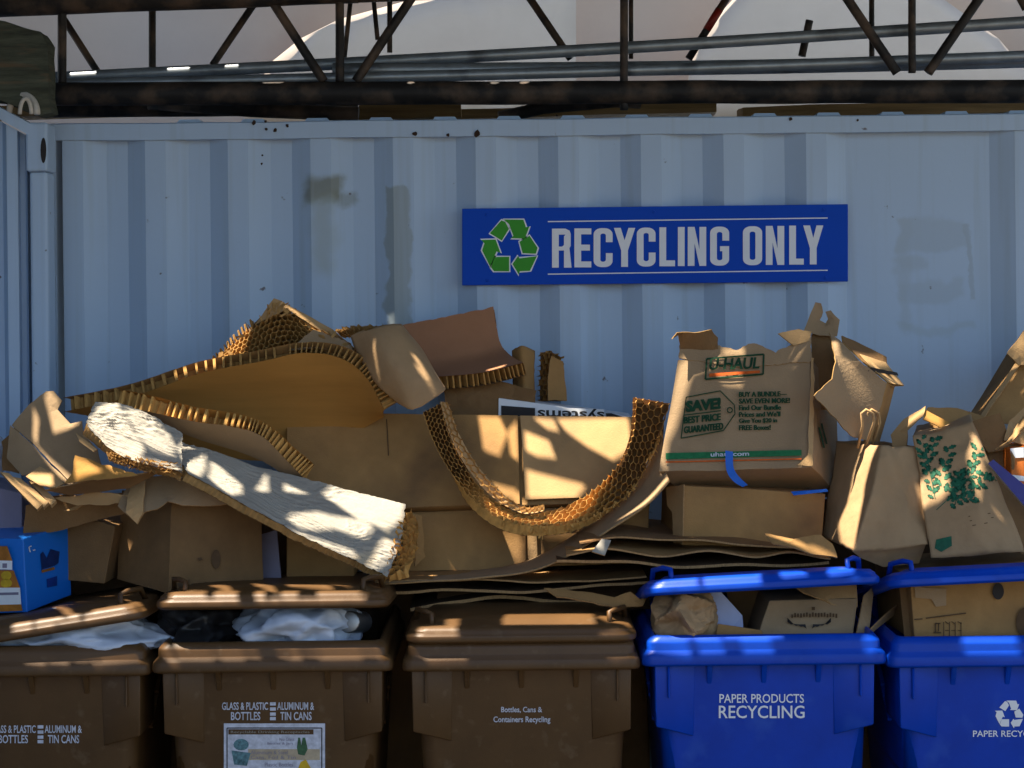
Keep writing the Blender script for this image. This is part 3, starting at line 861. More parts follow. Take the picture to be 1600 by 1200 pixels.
RW = .337; RD = .76; RZ = 1.02
def make_bin(lab, grp, m, lpx, rpx, ypx, Yf, lid):
    """lpx, rpx: rim ends in pixels, ypx: rim top, Yf: front of the rim; lid = (open angle, roll, twist)"""
    cx = (P(lpx, ypx, Yf).x + P(rpx, ypx, Yf).x)/2
    zr = P((lpx+rpx)/2, ypx, Yf).z
    hw = (P(rpx, ypx, Yf).x - P(lpx, ypx, Yf).x)/2
    dz = zr - RZ
    root = thing("wheeled_bin", lab, "bin", Vector((cx, Yf + RD/2, dz)), grp)
    T = Matrix.Translation((cx, Yf, dz))
    y0, y1 = 0, RD
    # body
    bm = bmesh.new()
    def lv(z):
        k = (.95-z)/.87
        return rring(.306 - .055*k, y0+.030 + .075*k, y1-.03 - .05*k, .045, z)
    loft(bm, [lv(z) for z in (.08, .3, .5, .66, .75, .85, .95)], cap0=True, M=T)
    # corner shoulders
    for s in (-1, 1):
        fz = lambda z: y0+.030 + .075*(.95-z)/.87
        A = [Vector((s*.195, fz(.93)-.001, .94)), Vector((s*.312, fz(.93)-.020, .94)), Vector((s*.309, fz(.755)-.030, .762)), Vector((s*.200, fz(.73)-.003, .728))]
        Bq = [Vector((s*.195, fz(.93)+.04, .94)), Vector((s*.312, fz(.93)+.20, .94)), Vector((s*.309, fz(.755)+.20, .762)), Vector((s*.2, fz(.73)+.04, .728))]
        va = [bm.verts.new(T @ p) for p in A]; vb = [bm.verts.new(T @ p) for p in Bq]
        bm.faces.new(va); bm.faces.new(vb[::-1])
        for i in range(4): bm.faces.new((va[i], vb[i], vb[(i+1) % 4], va[(i+1) % 4]))
        # vertical groove step near the corner
        x = s*.272
        add_box(bm, T @ Vector((x, fz(.9)-.020, .895)), (.008, .014, .10))
    body = obj("body", bm, m, root, smooth=True); bevel(body, .006, 2, 30)
    body.data.polygons.foreach_set("use_smooth", [True]*len(body.data.polygons))
    for x in (-.155, 0, .155):
        bm = bmesh.new(); f = y0+.030
        a = [Vector((x-.010, f+.006, .945)), Vector((x+.010, f+.006, .945)), Vector((x+.004, f+.012, .87)), Vector((x-.004, f+.012, .87))]
        pts = [T @ Vector((x-.008, f+.01, .945)), T @ Vector((x-.008, f-.026, .945)), T @ Vector((x-.008, f+.01, .872))]
        add_prism(bm, pts, (.016, 0, 0)); bevel(obj("rib", bm, m, root), .003, 2)
    # rim
    bm = bmesh.new()
    pr = [(.045, .935), (.0, .937), (-.002, .945), (.0, .964), (.002, .968), (.012, .979), (.013, .982), (.013, .998), (.015, 1.004), (.024, 1.014), (.028, 1.018), (.034, 1.02), (.040, 1.014), (.044, .98), (.06, .6)]
    loft(bm, [rring(hw-o, y0+o, y1-o, .030, z) for o, z in pr], M=T)
    bm.faces.ensure_lookup_table()
    bmesh.ops.contextual_create(bm, geom=[e for e in bm.edges if e.is_boundary and (e.verts[0].co.z+e.verts[1].co.z)/2 < dz+.7])
    obj("rim", bm, m, root, smooth=True)
    # side vents
    for s in (-1, 1):
        for k in range(4):
            bm = bmesh.new(); z = .86 - .032*k
            add_box(bm, T @ Vector((s*(.312-.004*k), .30-.012*k, z)), (.012, .09, .010), Matrix.Rotation(.5, 3, 'X')); obj("side_rib", bm, m, root)
    # wheels and axle
    bm = bmesh.new(); add_tube(bm, [T @ Vector((-.29, y1-.09, .11)), T @ Vector((.29, y1-.09, .11))], .012, 10); obj("axle", bm, STEEL, root)
    for s in (-1, 1):
        bm = bmesh.new(); add_tube(bm, [T @ Vector((s*(.28), y1-.09, .11)), T @ Vector((s*.33, y1-.09, .11))], .105, 24); wh = bevel(obj("wheel", bm, RUBBER, root), .01, 2)
        bm = bmesh.new(); add_tube(bm, [T @ Vector((s*.32, y1-.09, .11)), T @ Vector((s*.334, y1-.09, .11))], .055, 18); obj("hub", bm, m, wh)
    bm = bmesh.new(); add_tube(bm, [T @ Vector((-.2, y1+.05, .98)), T @ Vector((.2, y1+.05, .98))], .016, 10)
    for x in (-.19, .19): add_tube(bm, [T @ Vector((x, y1-.02, .97)), T @ Vector((x, y1+.05, .98))], .016, 8)
    obj("handle", bm, m, root, smooth=True)
    # lid, hinged at the back
    ang, roll, yaw, lift = (*lid, 0)[:4]
    ML = T @ Matrix.Translation((0, y1-.005, 1.024 + lift)) @ Matrix.Rotation(yaw, 4, 'Z') @ Matrix.Rotation(-ang, 4, 'X') @ Matrix.Rotation(roll, 4, 'Y')
    bm = bmesh.new(); hl = hw-.012; L0 = -RD + .012
    prl = [(.014, -.012), (.004, -.013), (0, -.010), (0, .0), (.008, .008), (.009, .013), (.018, .021), (.05, .024), (.066, .033), (.15, .036)]
    loft(bm, [rring(hl-o, L0+o, .0-o, .05, z) for o, z in prl], cap1=True, M=ML)
    lo = obj("lid", bm, m, root, smooth=True); solid(lo, .006, 1)
    bevel(lo, .003, 2, 40)
    for s in (-1, 1):
        bm = bmesh.new()
        add_tube(bm, [ML @ Vector(v) for v in ((s*.255, L0+.06, .02), (s*.255, L0+.072, .056), (s*.275, L0+.085, .062), (s*.30, L0+.14, .060), (s*.305, L0+.17, .02))], .008, 8)
        obj("grip", bm, m, lo, smooth=True)
        bm = bmesh.new(); add_tube(bm, [ML @ Vector((s*.2-.05, .012, .02)), ML @ Vector((s*.2+.05, .012, .02))], .018, 10); obj("hinge", bm, m, lo, smooth=True)
    return root, T, ML, body
YF = -1.10
GB, GU = "brown bottle and can bins", "blue paper bins"
B1 = make_bin("brown bin with tilted lid over a white bag beneath the blue drinks carton", GB, BROWN, -142, 232, 1012, YF, (R(3.2), R(-8.5), 0, .0))
B2 = make_bin("brown bin with white bottles and cans lettering and a pictured sticker", GB, BROWN, 236, 612, 1005, YF, (R(4.6), R(0.0), 0, .05))
B3 = make_bin("brown bin with its lid closed under the cardboard sheets", GB, BROWN, 628, 1000, 1002, YF, (R(.6), 0, 0))
B4 = make_bin("blue bin lettered PAPER PRODUCTS RECYCLING with propped lid", GU, BLUE, 1004, 1386, 994, YF, (R(11.0), R(-2.4), 0))
B5 = make_bin("blue bin with white recycling arrows and a big carton inside", GU, BLUE, 1388, 1768, 996, YF, (R(13.0), R(-2.3), 0))

def front_plane(T, z0=.88):
    f = lambda z: .030 + .075*(.95-z)/.87
    a, b, c = T @ Vector((0, f(.9), .9)), T @ Vector((.1, f(.9), .9)), T @ Vector((0, f(.6), .6))
    return a, (b-a).cross(c-a).normalized()
def letter(root, s, x0, y0, x1, y1, m=GREYW, bold=.015, bm=None, fin=True):
    p0, n = front_plane(root[1])
    b = text_px(s, rect(x0, y0, x1, y1), p0, n, bold, .002, bm=bm)
    return obj("lettering", b, m, root[3]) if fin else b
letter(B4, "PAPER PRODUCTS", 1124, 1084, 1256, 1098, WHITE, .01); letter(B4, "RECYCLING", 1123, 1102, 1257, 1122, WHITE, .01)
letter(B5, "PAPER RECYCLING", 1520, 1141, 1640, 1151, WHITE, .01)
def s5(x, y): return 1554 + (x-125)*.203, 1094 + (y-104)*.203
p0, n = front_plane(B5[1]); obj("recycling_symbol", symbol(RA, s5, -3, p0, n, .002), WHITE, B5[3])
letter(B3, "Bottles, Cans &", 783, 1104, 847, 1114); letter(B3, "Containers Recycling", 771, 1119, 860, 1131)
for B, dx, dy in ((B2, 0, 0), (B1, -363, 36)):
    letter(B, "GLASS & PLASTIC", 347+dx, 1097+dy, 419+dx, 1109+dy); letter(B, "ALUMINUM &", 433+dx, 1097+dy, 491+dx, 1109+dy)
    letter(B, "BOTTLES", 361+dx, 1112+dy, 407+dx, 1125+dy); letter(B, "TIN CANS", 438+dx, 1112+dy, 487+dx, 1125+dy)
    bm = None
    p0, n = front_plane(B[1])
    bm = poly_px([[(422+dx, y+dy), (431+dx, y+dy), (431+dx, y+5+dy), (422+dx, y+5+dy)] for y in (1097, 1105, 1113, 1120)], p0, n, .002)
    obj("lettering", bm, GREYW, B[3])
# sticker on bin 2
p0, n = front_plane(B2[1])
st = obj("sticker", poly_px([rect(350, 1130, 508, 1290)], p0, n, .0025, t=.001), GREYW, B2[3])
obj("border", line_px([(355, 1137, 503, 1137), (355, 1137, 355, 1280), (503, 1137, 503, 1280)], 1.6, p0, n, .0034), BLACKI, st)
obj("title_bar", poly_px([rect(357, 1139, 490, 1147)], p0, n, .0034), BROWNI, st)
obj("title_text", text_px("Recyclable Drinking Receptacles", rect(361, 1141, 484, 1146), p0, n, .0, .0044), WHITEP, st)
for s, x0, y0, x1, y1 in [("No Glass", 437, 1152, 460, 1157), ("Bottles & Jars", 418, 1159, 458, 1164), ("Aluminum & Steel", 392, 1172, 450, 1178), ("Cans, Foil & Tin", 392, 1180, 462, 1186), ("Plastic Bottles", 414, 1191, 458, 1197)]:
    obj("small_print", text_px(s, rect(x0, y0, x1, y1), p0, n, .0, .0036), PURPLE, st)
GB_ = mat("bottle_green", (.05, .12, .06), .5, .3, .3, 60); TAN = mat("tan_print", (.45, .36, .24), .6, .3, .2, 40)
obj("picture", poly_px([[(377 + 12*math.cos(a*PI/8), 1163 + 9*math.sin(a*PI/8)) for a in range(16)], [(362, 1172), (392, 1176), (386, 1196), (366, 1194)]], p0, n, .0034), mat("teal_print", (.10, .20, .22), .6, .3, .6, 90), st)
obj("picture", poly_px([[(466, 1152), (469, 1152), (471, 1164), (473, 1152), (477, 1152), (481, 1170), (476, 1180), (466, 1178), (464, 1168)]], p0, n, .0034), GB_, st)
obj("picture", poly_px([[(470, 1190), (478, 1186), (486, 1200), (466, 1200)]], p0, n, .0034), YEL, st)
obj("tan_band", poly_px([rect(388, 1170, 500, 1187)], p0, n, .0030), TAN, st)
# stickers on lids
def lid_sticker(B, x0, x1, y0, y1, m, name="sticker"):
    bm = bmesh.new(); M = B[2]; up_ = .0008 if name != "sticker" else 0
    add_prism(bm, [M @ Vector((x0, y0, .0375+up_)), M @ Vector((x1, y0, .0375+up_)), M @ Vector((x1, y1, .0375+up_)), M @ Vector((x0, y1, .0375+up_))], M.to_3x3() @ Vector((0, 0, .0015)))
    return obj(name, bm, m, next(c for c in B[0].children if c.name.startswith("lid")))
lid_sticker(B2, -.16, .13, -.62, -.46, WHITE); lid_sticker(B2, -.04, .02, -.60, -.48, SIGNB, "sticker_print"); lid_sticker(B1, .02, .20, -.64, -.42, TAPEB); lid_sticker(B1, .05, .12, -.62, -.48, WHITE, "sticker_print")

# ------------------------------------------------------------------ bags in the bins
def blob(name, lab, cat, c, s, m, seed, amp=.25, freq=2.2, rotz=0, sub=5, parent=None, sharp=.6, smooth=False, fine=.35):
    bm = bmesh.new(); bmesh.ops.create_icosphere(bm, subdivisions=sub, radius=1)
    sv = Vector((seed*3.7, seed, 2))
    for v in bm.verts:
        q = v.co.copy()
        h = amp*noise.noise(q*freq*.8 + sv) + amp*sharp*crumple(q*freq + sv) + amp*fine*sharp*crumple(q*freq*2.7 + sv)
        v.co = q*(1+h)
    M = Matrix.Translation(c) @ Matrix.Rotation(rotz, 4, 'Z') @ Matrix.Diagonal((*s, 1))
    bmesh.ops.transform(bm, matrix=M, verts=bm.verts)
    return tag(obj(name, bm, m, parent, smooth=smooth), lab, cat)
blob("trash_bag", "crinkled white film bag of bottles squeezed under the tilted brown lid", "bag", P(128, 993, -.92), (.235, .15, .075), BAGW, 3, .30, 2.0, smooth=True, sharp=-1.3, fine=.22)
blob("trash_bag", "bulging white film bag in the brown bin above the bottles and cans lettering", "bag", P(468, 978, -.92), (.17, .15, .088), BAGW, 8, .30, 1.8, .2, smooth=True, sharp=-1.3, fine=.22)
blob("trash_bag", "crumpled black bag beside the bulging white bag", "bag", P(318, 985, -.85), (.13, .16, .09), BLACKP, 5, .3, 1.6, smooth=True, sharp=-1.4, fine=.2)
bm = bmesh.new(); add_tube(bm, [P(545, 972, -.98), P(566, 972, -.85)], .032, 16)
tag(bevel(obj("can", bm, STEEL, smooth=True), .004), "round tin lying at the end of the bulging white bag", "can")

# ------------------------------------------------------------------ contents of the blue bins
blob("paper_wad", "crumpled brown paper wad in the lettered blue bin", "paper", P(1072, 962, -.96), (.085, .10, .075), PAPER, 12, .34, 1.05, 0, 5, sharp=-2.0, fine=.14)
bm = slab([(1108, 918, -.9), (1118, 915, -.9), (1160, 962, -.92), (1162, 990, -.95), (1115, 1000, -.95)], .002, .004, 8, 3)
tag(obj("paper_sheet", bm, [mat("pale_blue_paper", (.42, .46, .66), .6, .3, .1, 8), WHITE]), "pale blue white paper sheet stuck between the wad and winged carton", "paper")
q = Q((1183, 1000, -.98), (1332, 1002, -.98), (1340, 935, -.90), (1202, 938, -.93))
bx = thing("carton", "small brown carton printed with dark wings in the lettered blue bin", "carton", q[0])
bevel(obj("body", carton_bm(q, Vector((0, .25, .0)), 6, .003, 7, 3), KR4, bx))
obj("torn_flap", slab([(1206, 912, -.87), (1338, 905, -.85), (1340, 948, -.912), (1300, 945, -.92), (1290, 938, -.92), (1255, 925, -.92), (1235, 912, -.9)], .004, .003, 8, 2, .004, .02), [KR2, FL], bx)
p0, n = plane_of(q)
def wing(s):
    pts = [(1264 + s*4, 984)] 
    for k in range(8): pts.append((1264 + s*(6 + 4*k), 976 - .12*k*k + .4*k))
    pts.append((1264 + s*34, 966))
    for k in range(8): pts.append((1264 + s*(32 - 3.8*k), 974 + .9*k + (1.6 if k % 2 else 0)))
    return pts
obj("wing_print", poly_px([wing(1)], p0, n, .005), BLACKI, bx); obj("wing_print", poly_px([wing(-1)], p0, n, .005), BLACKI, bx)
bm = bmesh.new()
for k in range(16):
    x = 1236 + 4.6*k; y = 962 + .0 - .02*(k-8)**2*-1 + (0 if k % 3 else 1)
    poly_px([rect(x, y-3.4-(k % 2), x+2.8, y+2)], p0, n, .005, bm)
obj("lettering", bm, BROWNI, bx)
obj("lettering", poly_px([rect(1268, 949, 1273, 954)], p0, n, .005), BROWNI, bx)
tag(obj("cardboard_scrap", slab([(1122, 975, -1.0), (1190, 985, -1.0), (1195, 1003, -1.0), (1118, 1003, -1.0)], .004, .003, 8, 5), [KR, FL]), "low brown scrap along the front of the lettered blue bin", "cardboard")
tag(obj("cardboard_scrap", slab([(1350, 930, -.9), (1366, 915, -.8), (1356, 1003, -1.0), (1336, 1003, -1.0)], .004, .003, 8, 6), [KR4, FL]), "upright narrow flap beside the winged carton", "cardboard")
tag(obj("cardboard_scrap", slab([(1352, 1000, -1.0), (1360, 985, -1.0), (1402, 945, -.8), (1396, 962, -.8)], .004, .003, 8, 7), [KR4, FL]), "slanting flap edge between the two blue bins", "cardboard")
tag(obj("cardboard_scrap", slab([(1135, 925, -.7), (1205, 915, -.7), (1200, 985, -.75), (1150, 985, -.75)], .004, .003, 8, 17), [KR3, FL]), "dark board deep inside behind the pale blue paper", "cardboard")
q = Q((1430, 1003, -.98), (1700, 1003, -.98), (1690, 878, -.93), (1421, 900, -.95))
bx = thing("carton", "large flat faced carton with punched hole standing in the blue bin", "carton", q[0])
bevel(obj("body", carton_bm(q, Vector((-.03, .4, 0)), 8, .003, 5, 4), KR, bx))
p0, n = plane_of(q)
obj("punched_hole", poly_px([[(1559 + 9*math.cos(a*PI/10), 924 + 13*math.sin(a*PI/10)) for a in range(20)]], p0, n, .005), BLACKI, bx)
obj("punched_hole", poly_px([[(1604 + 17*math.cos(a*PI/10), 973 + 25*math.sin(a*PI/10)) for a in range(20)]], p0, n, .005), BROWNI, bx)
obj("print", line_px([(1428, 968, 1441, 967), (1446, 966, 1509, 958), (1461, 974, 1461, 988), (1466, 974, 1466, 986), (1461, 974, 1469, 974), (1458, 988, 1470, 988)], 1.8, p0, n, .005), BROWNI, bx)
bm = line_px([(1474+9*k, 972, 1474+9*k, 1000) for k in range(4)], 1.3, p0, n, .005)
for k in range(3): line_px([(1476+10*k, 971, 1482+10*k, 975), (1476+10*k, 985, 1482+10*k, 985)], 1.3, p0, n, .005, bm)
obj("print", bm, BROWNI, bx)
obj("tape_patch", poly_px([[(1428, 908), (1440, 918), (1478, 920), (1478, 946), (1462, 948), (1455, 936), (1430, 934)]], p0, n, .0045), KR4, bx)
tag(obj("cardboard_scrap", slab([(1405, 912, -.9), (1420, 900, -.9), (1430, 1003, -.95), (1414, 1003, -.95)], .004, .002, 8, 8), [KR3, FL]), "narrow dark flap beside the punched hole carton", "cardboard")

# ------------------------------------------------------------------ flattened cardboard hidden behind the bins
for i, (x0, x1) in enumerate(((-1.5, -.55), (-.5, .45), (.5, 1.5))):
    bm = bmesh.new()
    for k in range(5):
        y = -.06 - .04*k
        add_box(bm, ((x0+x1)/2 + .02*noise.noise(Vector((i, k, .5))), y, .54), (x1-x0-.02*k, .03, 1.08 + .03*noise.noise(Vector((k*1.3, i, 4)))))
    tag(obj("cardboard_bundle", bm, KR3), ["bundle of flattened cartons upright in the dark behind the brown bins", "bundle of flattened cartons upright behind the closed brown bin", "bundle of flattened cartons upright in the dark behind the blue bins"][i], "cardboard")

# ------------------------------------------------------------------ honeycomb boards
def comb_panel(name, lab, rows, t, cell, face, core, nu=40, nv=14, front=True, back=True, seed=1, rg=(.004,)*4, amp=.004, freq=5, crease=0, hjit=0.0, parent=None, backm=None, cat="honeycomb board", cu=(0, 1, 0, 1), ridge=0, ribs=''):
    pt = Patch(rows, amp, freq, seed, crease, ridge)
    cs = [pt.raw(u, v) for u in (0, .5, 1) for v in (0, 1)]
    base = sum(cs, Vector())/6; base.z = min(c.z for c in cs)
    rt = thing(name, lab, cat, base)
    if front: obj("face_sheet", patch_bm(pt, nu, nv, .0015, rg, seed), face, rt, smooth=crease == 0)
    obj("honeycomb_core", comb_bm(pt, t, cell, seed, .14, cu[0], cu[1], cu[2], cu[3], hjit, 0, ribs), core, rt)
    if back: obj("backing_sheet", patch_bm(pt, nu, nv, -t-.0015, rg, seed+9), backm or face, rt, smooth=True)
    return rt, pt

# A: the big bowed board on top of the heap
comb_panel("honeycomb_board", "large orange brown honeycomb board bowed over the middle carton",
   [[(100, 642, -.60), (200, 621, -.60), (310, 584, -.60), (400, 566, -.60), (475, 550, -.61), (535, 560, -.62), (575, 592, -.62), (600, 640, -.61)],
    [(150, 652, -.52), (230, 648, -.50), (320, 635, -.48), (400, 628, -.47), (475, 622, -.47), (530, 622, -.48), (570, 632, -.51), (598, 645, -.55)],
    [(190, 668, -.42), (260, 690, -.40), (330, 708, -.38), (400, 720, -.36), (475, 715, -.36), (530, 690, -.38), (570, 668, -.42), (600, 652, -.48)]],
   .045, .021, KO, CORE, 44, 16, seed=2, backm=KR, ribs='ad')
# B: the torn, folded back half
rtB, ptB = comb_panel("honeycomb_board", "torn honeycomb board folded open at the very top of the heap",
   [[(308, 582, -.52), (345, 545, -.49), (382, 507, -.46), (432, 470, -.44), (490, 500, -.44), (560, 545, -.47)],
    [(310, 586, -.56), (350, 572, -.54), (395, 556, -.52), (445, 540, -.50), (500, 538, -.50), (570, 565, -.52)]],
   .035, .020, KO, CORE, 40, 10, front=False, seed=5, hjit=.004, backm=KR3, ribs='a')
solid(next(c for c in rtB.children if c.name.startswith('honeycomb_core')), .002, 0)
obj("torn_sheet", slab([(398, 508, -.45), (428, 466, -.44), (440, 470, -.44), (520, 515, -.45), (556, 545, -.48), (548, 556, -.50), (520, 530, -.46), (448, 482, -.46)], .003, .002, 8, 4, .003, .015), [KR2, COREL], rtB)
obj("torn_sheet", slab([(450, 548, -.56), (490, 515, -.53), (545, 535, -.53), (555, 552, -.56), (500, 545, -.565)], .002, .004, 10, 5, .004, .015), [KR4, COREL], rtB)
rnd = random.Random(6)
bm = bmesh.new()
for k in range(30):
    f = rnd.random()
    a = Vector((312, 582)).lerp(Vector((432, 470)), f) if k % 2 else Vector((432, 470)).lerp(Vector((560, 548)), f)
    c = P(a.x + rnd.uniform(-5, 5), a.y + rnd.uniform(-2, 12), -.53 - rnd.uniform(0, .03))
    d = Vector((rnd.uniform(-1, 1), rnd.uniform(-.5, .5), rnd.uniform(-.3, 1))).normalized()*rnd.uniform(.008, .02)
    e = d.cross(Vector((rnd.uniform(-1, 1), rnd.uniform(-1, 1), rnd.uniform(-1, 1)))).normalized()*rnd.uniform(.003, .009)
    bm.faces.new([bm.verts.new(p) for p in (c-d-e, c+d-e*.3, c+d*1.2+e, c-d*.6+e)])
obj("torn_fringe", bm, COREL, rtB)["kind"] = "stuff"
# C: brown paper curling off the bowed board
pt = Patch([[(548, 524, -.55), (560, 560, -.58), (588, 600, -.62), (622, 632, -.64)],
            [(580, 512, -.60), (600, 548, -.66), (628, 592, -.70), (648, 640, -.70)],
            [(622, 506, -.56), (648, 545, -.62), (676, 588, -.66), (693, 612, -.66)],
            [(632, 510, -.46), (656, 540, -.50), (682, 580, -.54), (692, 600, -.55)]], .005, 9, 3, .004)
rc = thing("paper_flap", "wrinkled tan paper flap rolled over beside the torn honeycomb board", "paper", pt.raw(.9, .3))
obj("sheet", patch_bm(pt, 30, 24, 0, (.008, .008, .004, .004), 4, thick=.003), [PAPER, COREL], rc, smooth=True)
pc = Patch([[(520, 512, -.50), (560, 506, -.52), (625, 505, -.54)], [(530, 525, -.52), (575, 522, -.56), (640, 530, -.56)]], .004, 9, 2)
obj("torn_core", comb_bm(pc, .03, .017, 8, .25, hjit=.012), COREL, rc)
# D: narrow board under the big one
comb_panel("honeycomb_board", "narrow honeycomb board sloping down above the white faced board",
   [[(178, 634, -.74), (240, 644, -.74), (300, 656, -.74), (375, 668, -.74), (412, 682, -.73), (445, 715, -.71), (472, 745, -.70)],
    [(190, 640, -.68), (250, 660, -.68), (310, 685, -.67), (375, 705, -.66), (415, 722, -.66), (450, 745, -.66), (476, 755, -.66)]],
   .050, .019, KR4, COREO, 40, 8, seed=11, backm=KO, ribs='a')
# E: white faced board
rtE, ptE = comb_panel("honeycomb_board", "long white faced honeycomb board slumping down to a torn end", 
   [[(262, 690, -.72), (330, 706, -.71), (400, 728, -.71), (470, 748, -.70), (560, 768, -.70), (634, 788, -.70)],
    [(275, 712, -.80), (345, 742, -.81), (415, 770, -.82), (490, 800, -.83), (565, 826, -.83), (628, 842, -.82)],
    [(292, 738, -.92), (355, 774, -.92), (425, 812, -.93), (495, 850, -.93), (560, 880, -.93), (606, 900, -.93)]],
   .024, .016, WHITEP, COREL, 220, 90, seed=21, rg=(.006, .012, .004, .006), amp=.014, freq=4.5, crease=.004, ridge=.005, backm=KR, hjit=.003)
pe = Patch([[(628, 788, -.71), (648, 800, -.72), (658, 830, -.76)], [(616, 840, -.83), (636, 850, -.83), (652, 868, -.84)], [(598, 902, -.94), (614, 898, -.93), (632, 888, -.92)]], .006, 9, 4)
obj("torn_core", comb_bm(pe, .03, .022, 3, .3, hjit=.016), COREO, rtE)
rtE2, _ = comb_panel("honeycomb_board", "short white faced honeycomb piece at the upper end of the white board",
   [[(148, 628, -.80), (190, 632, -.80), (235, 648, -.80), (285, 678, -.79)],
    [(136, 655, -.88), (180, 672, -.89), (232, 695, -.90), (285, 712, -.88)],
    [(138, 668, -.93), (172, 700, -.95), (215, 722, -.96), (285, 738, -.95)]],
   .024, .017, WHITEP, COREL, 110, 80, seed=25, rg=(.008, .010, .004, .012), amp=.008, freq=5, crease=.004, ridge=.008, backm=KR, hjit=.004)
pe = Patch([[(165, 702, -.95), (215, 712, -.96), (282, 722, -.96)], [(170, 716, -.97), (220, 735, -.98), (288, 745, -.97)]], .008, 12, 4)
obj("torn_core", comb_bm(pe, .02, .013, 3, .4, hjit=.014), COREL, rtE2)
# F: hanging loop of honeycomb in front of the middle carton
rf, pf_ = comb_panel("honeycomb_strip", "curved strip of open honeycomb hanging like a garland across the middle carton",
   [[(690, 628, -.66), (702, 675, -.67), (726, 726, -.68), (764, 772, -.67), (812, 799, -.66), (866, 793, -.65), (918, 768, -.66), (962, 727, -.67), (986, 680, -.67), (990, 620, -.66)],
    [(660, 643, -.66), (675, 686, -.67), (702, 735, -.68), (743, 783, -.71), (797, 815, -.74), (856, 821, -.75), (922, 809, -.73), (984, 770, -.69), (1022, 705, -.67), (1048, 630, -.66)]],
   .034, .0215, KO, COREO, 60, 6, front=False, seed=31, rg=(.004, .004, .004, .010), hjit=.006, backm=KR3, cat="honeycomb strip")  # dark backing paints the shade inside the open cells
solid(next(c for c in rf.children if c.name.startswith("honeycomb_core")), .0012, 0)
pe = Patch([[(691, 626, -.665), (705, 675, -.675), (730, 726, -.685), (769, 772, -.695), (815, 797, -.705), (850, 794, -.705)],
            [(703, 628, -.64), (719, 672, -.65), (745, 720, -.66), (783, 764, -.67), (820, 788, -.68), (850, 786, -.68)]], .003, 9, 5)
obj("edge_strip", comb_bm(pe, .012, .022, 9, .2, hjit=.004), COREL, rf)
rnd = random.Random(16); bm = bmesh.new()
for k in range(150):
    u = rnd.uniform(.42, .95); p = pf_.at(u, rnd.choice((.97, .99, .9)), rnd.uniform(-.03, .008)); n_ = pf_.nrm(u, .9)
    d = Vector((rnd.uniform(-.5, .5), rnd.uniform(-.6, .2), rnd.uniform(-1, .1))).normalized()*rnd.uniform(.006, .020)
    e = d.cross(Vector((rnd.uniform(-1, 1), rnd.uniform(-1, 1), rnd.uniform(-1, 1)))).normalized()*rnd.uniform(.002, .006)
    bm.faces.new([bm.verts.new(q_) for q_ in (p-e, p+e, p+d+e*.6, p+d*.9-e*.4)])
obj("torn_fringe", bm, COREO, rf)["kind"] = "stuff"
obj("edge_paper", patch_bm(pe, 50, 3, -.010, (.003,)*4, 7), KR2, rf)
# J: peach bent board against the wall
comb_panel("honeycomb_board", "reddish brown board bent into a ledge against the container wall",
   [[(628, 508, -.14), (700, 494, -.14), (771, 479, -.14)], [(640, 550, -.17), (715, 540, -.17), (780, 530, -.17)], [(655, 572, -.20), (725, 562, -.20), (790, 548, -.20)],
    [(672, 586, -.28), (740, 575, -.28), (804, 560, -.28)], [(690, 590, -.36), (760, 582, -.36), (818, 568, -.36)]],
   .040, .020, KP, CORE, 30, 30, seed=41, backm=KR3, ribs='b')
# K, L, M
pt = Patch([[(800, 548, -.20), (800, 580, -.21), (802, 618, -.22)], [(815, 540, -.25), (818, 578, -.26), (820, 620, -.27)], [(836, 548, -.21), (836, 585, -.22), (836, 620, -.23)]], .003, 9)
tag(obj("cardboard_curl", patch_bm(pt, 12, 14, 0, (.006,)*4, 3, thick=.004), [KR, FL], smooth=True), "curled tan cardboard standing beside the small honeycomb scrap", "cardboard")
comb_panel("honeycomb_scrap", "small upright torn honeycomb scrap against the container below the sign",
   [[(838, 552, -.18), (860, 548, -.20), (884, 556, -.18)], [(838, 590, -.18), (858, 588, -.20), (878, 592, -.20)], [(838, 628, -.18), (862, 628, -.2), (886, 628, -.2)]],
   .03, .02, KR, CORE, 10, 10, front=False, seed=51, hjit=.012, backm=KR3, cat="honeycomb scrap")
tag(obj("paper_flap", slab([(862, 556, -.24), (880, 565, -.24), (886, 626, -.25), (856, 626, -.26), (856, 590, -.26)], .003, .005, 9, 12, .004, .015), [KR, FL]), "torn paper strip hanging down the front of the small honeycomb scrap", "paper")
tag(obj("paper_wad", slab([(692, 600, -.30), (760, 590, -.30), (800, 600, -.3), (838, 612, -.3), (836, 660, -.34), (700, 660, -.36)], .003, .012, 9, 13, .004, .015, .02), [KR3, FL]), "crushed dark brown paper under the reddish bent board", "paper")

# ------------------------------------------------------------------ middle carton
q = Q((450, 800, -.56), (1016, 784, -.56), (994, 652, -.38), (450, 645, -.38))
bx = thing("carton", "wide plain carton with split front flaps in the centre of the heap", "carton", q[0])
bevel(obj("body", carton_bm(q, Vector((0, .2, -.09)), 10, .003, 4, 14), KR, bx))
up = .006
n = plane_of(q)[1]; n = n if n.dot(CAM-q[0]) > 0 else -n
def onq(px, py, o=.0): return on_plane(px, py, q[0], n) + n*o
obj("flap", slab([onq(449, 801, .010), onq(812, 790, .014), onq(809, 651, .008), onq(449, 645, .008)], .005, .003, 4, 3, .001, .05), [KR, FL], bx)
obj("flap", slab([onq(821, 784, .018), onq(1012, 777, .012), onq(991, 653, .008), onq(813, 651, .008)], .005, .004, 4, 4, .001, .05), [KR2, FL], bx)
obj("crease_line", line_px([(604, 655, 606, 690), (606, 690, 607, 712)], 1.6, onq(604, 680, .016), n, .001), BROWNI, bx)
q2 = Q((640, 893, -.58), (1012, 880, -.58), (1014, 790, -.54), (640, 800, -.54))
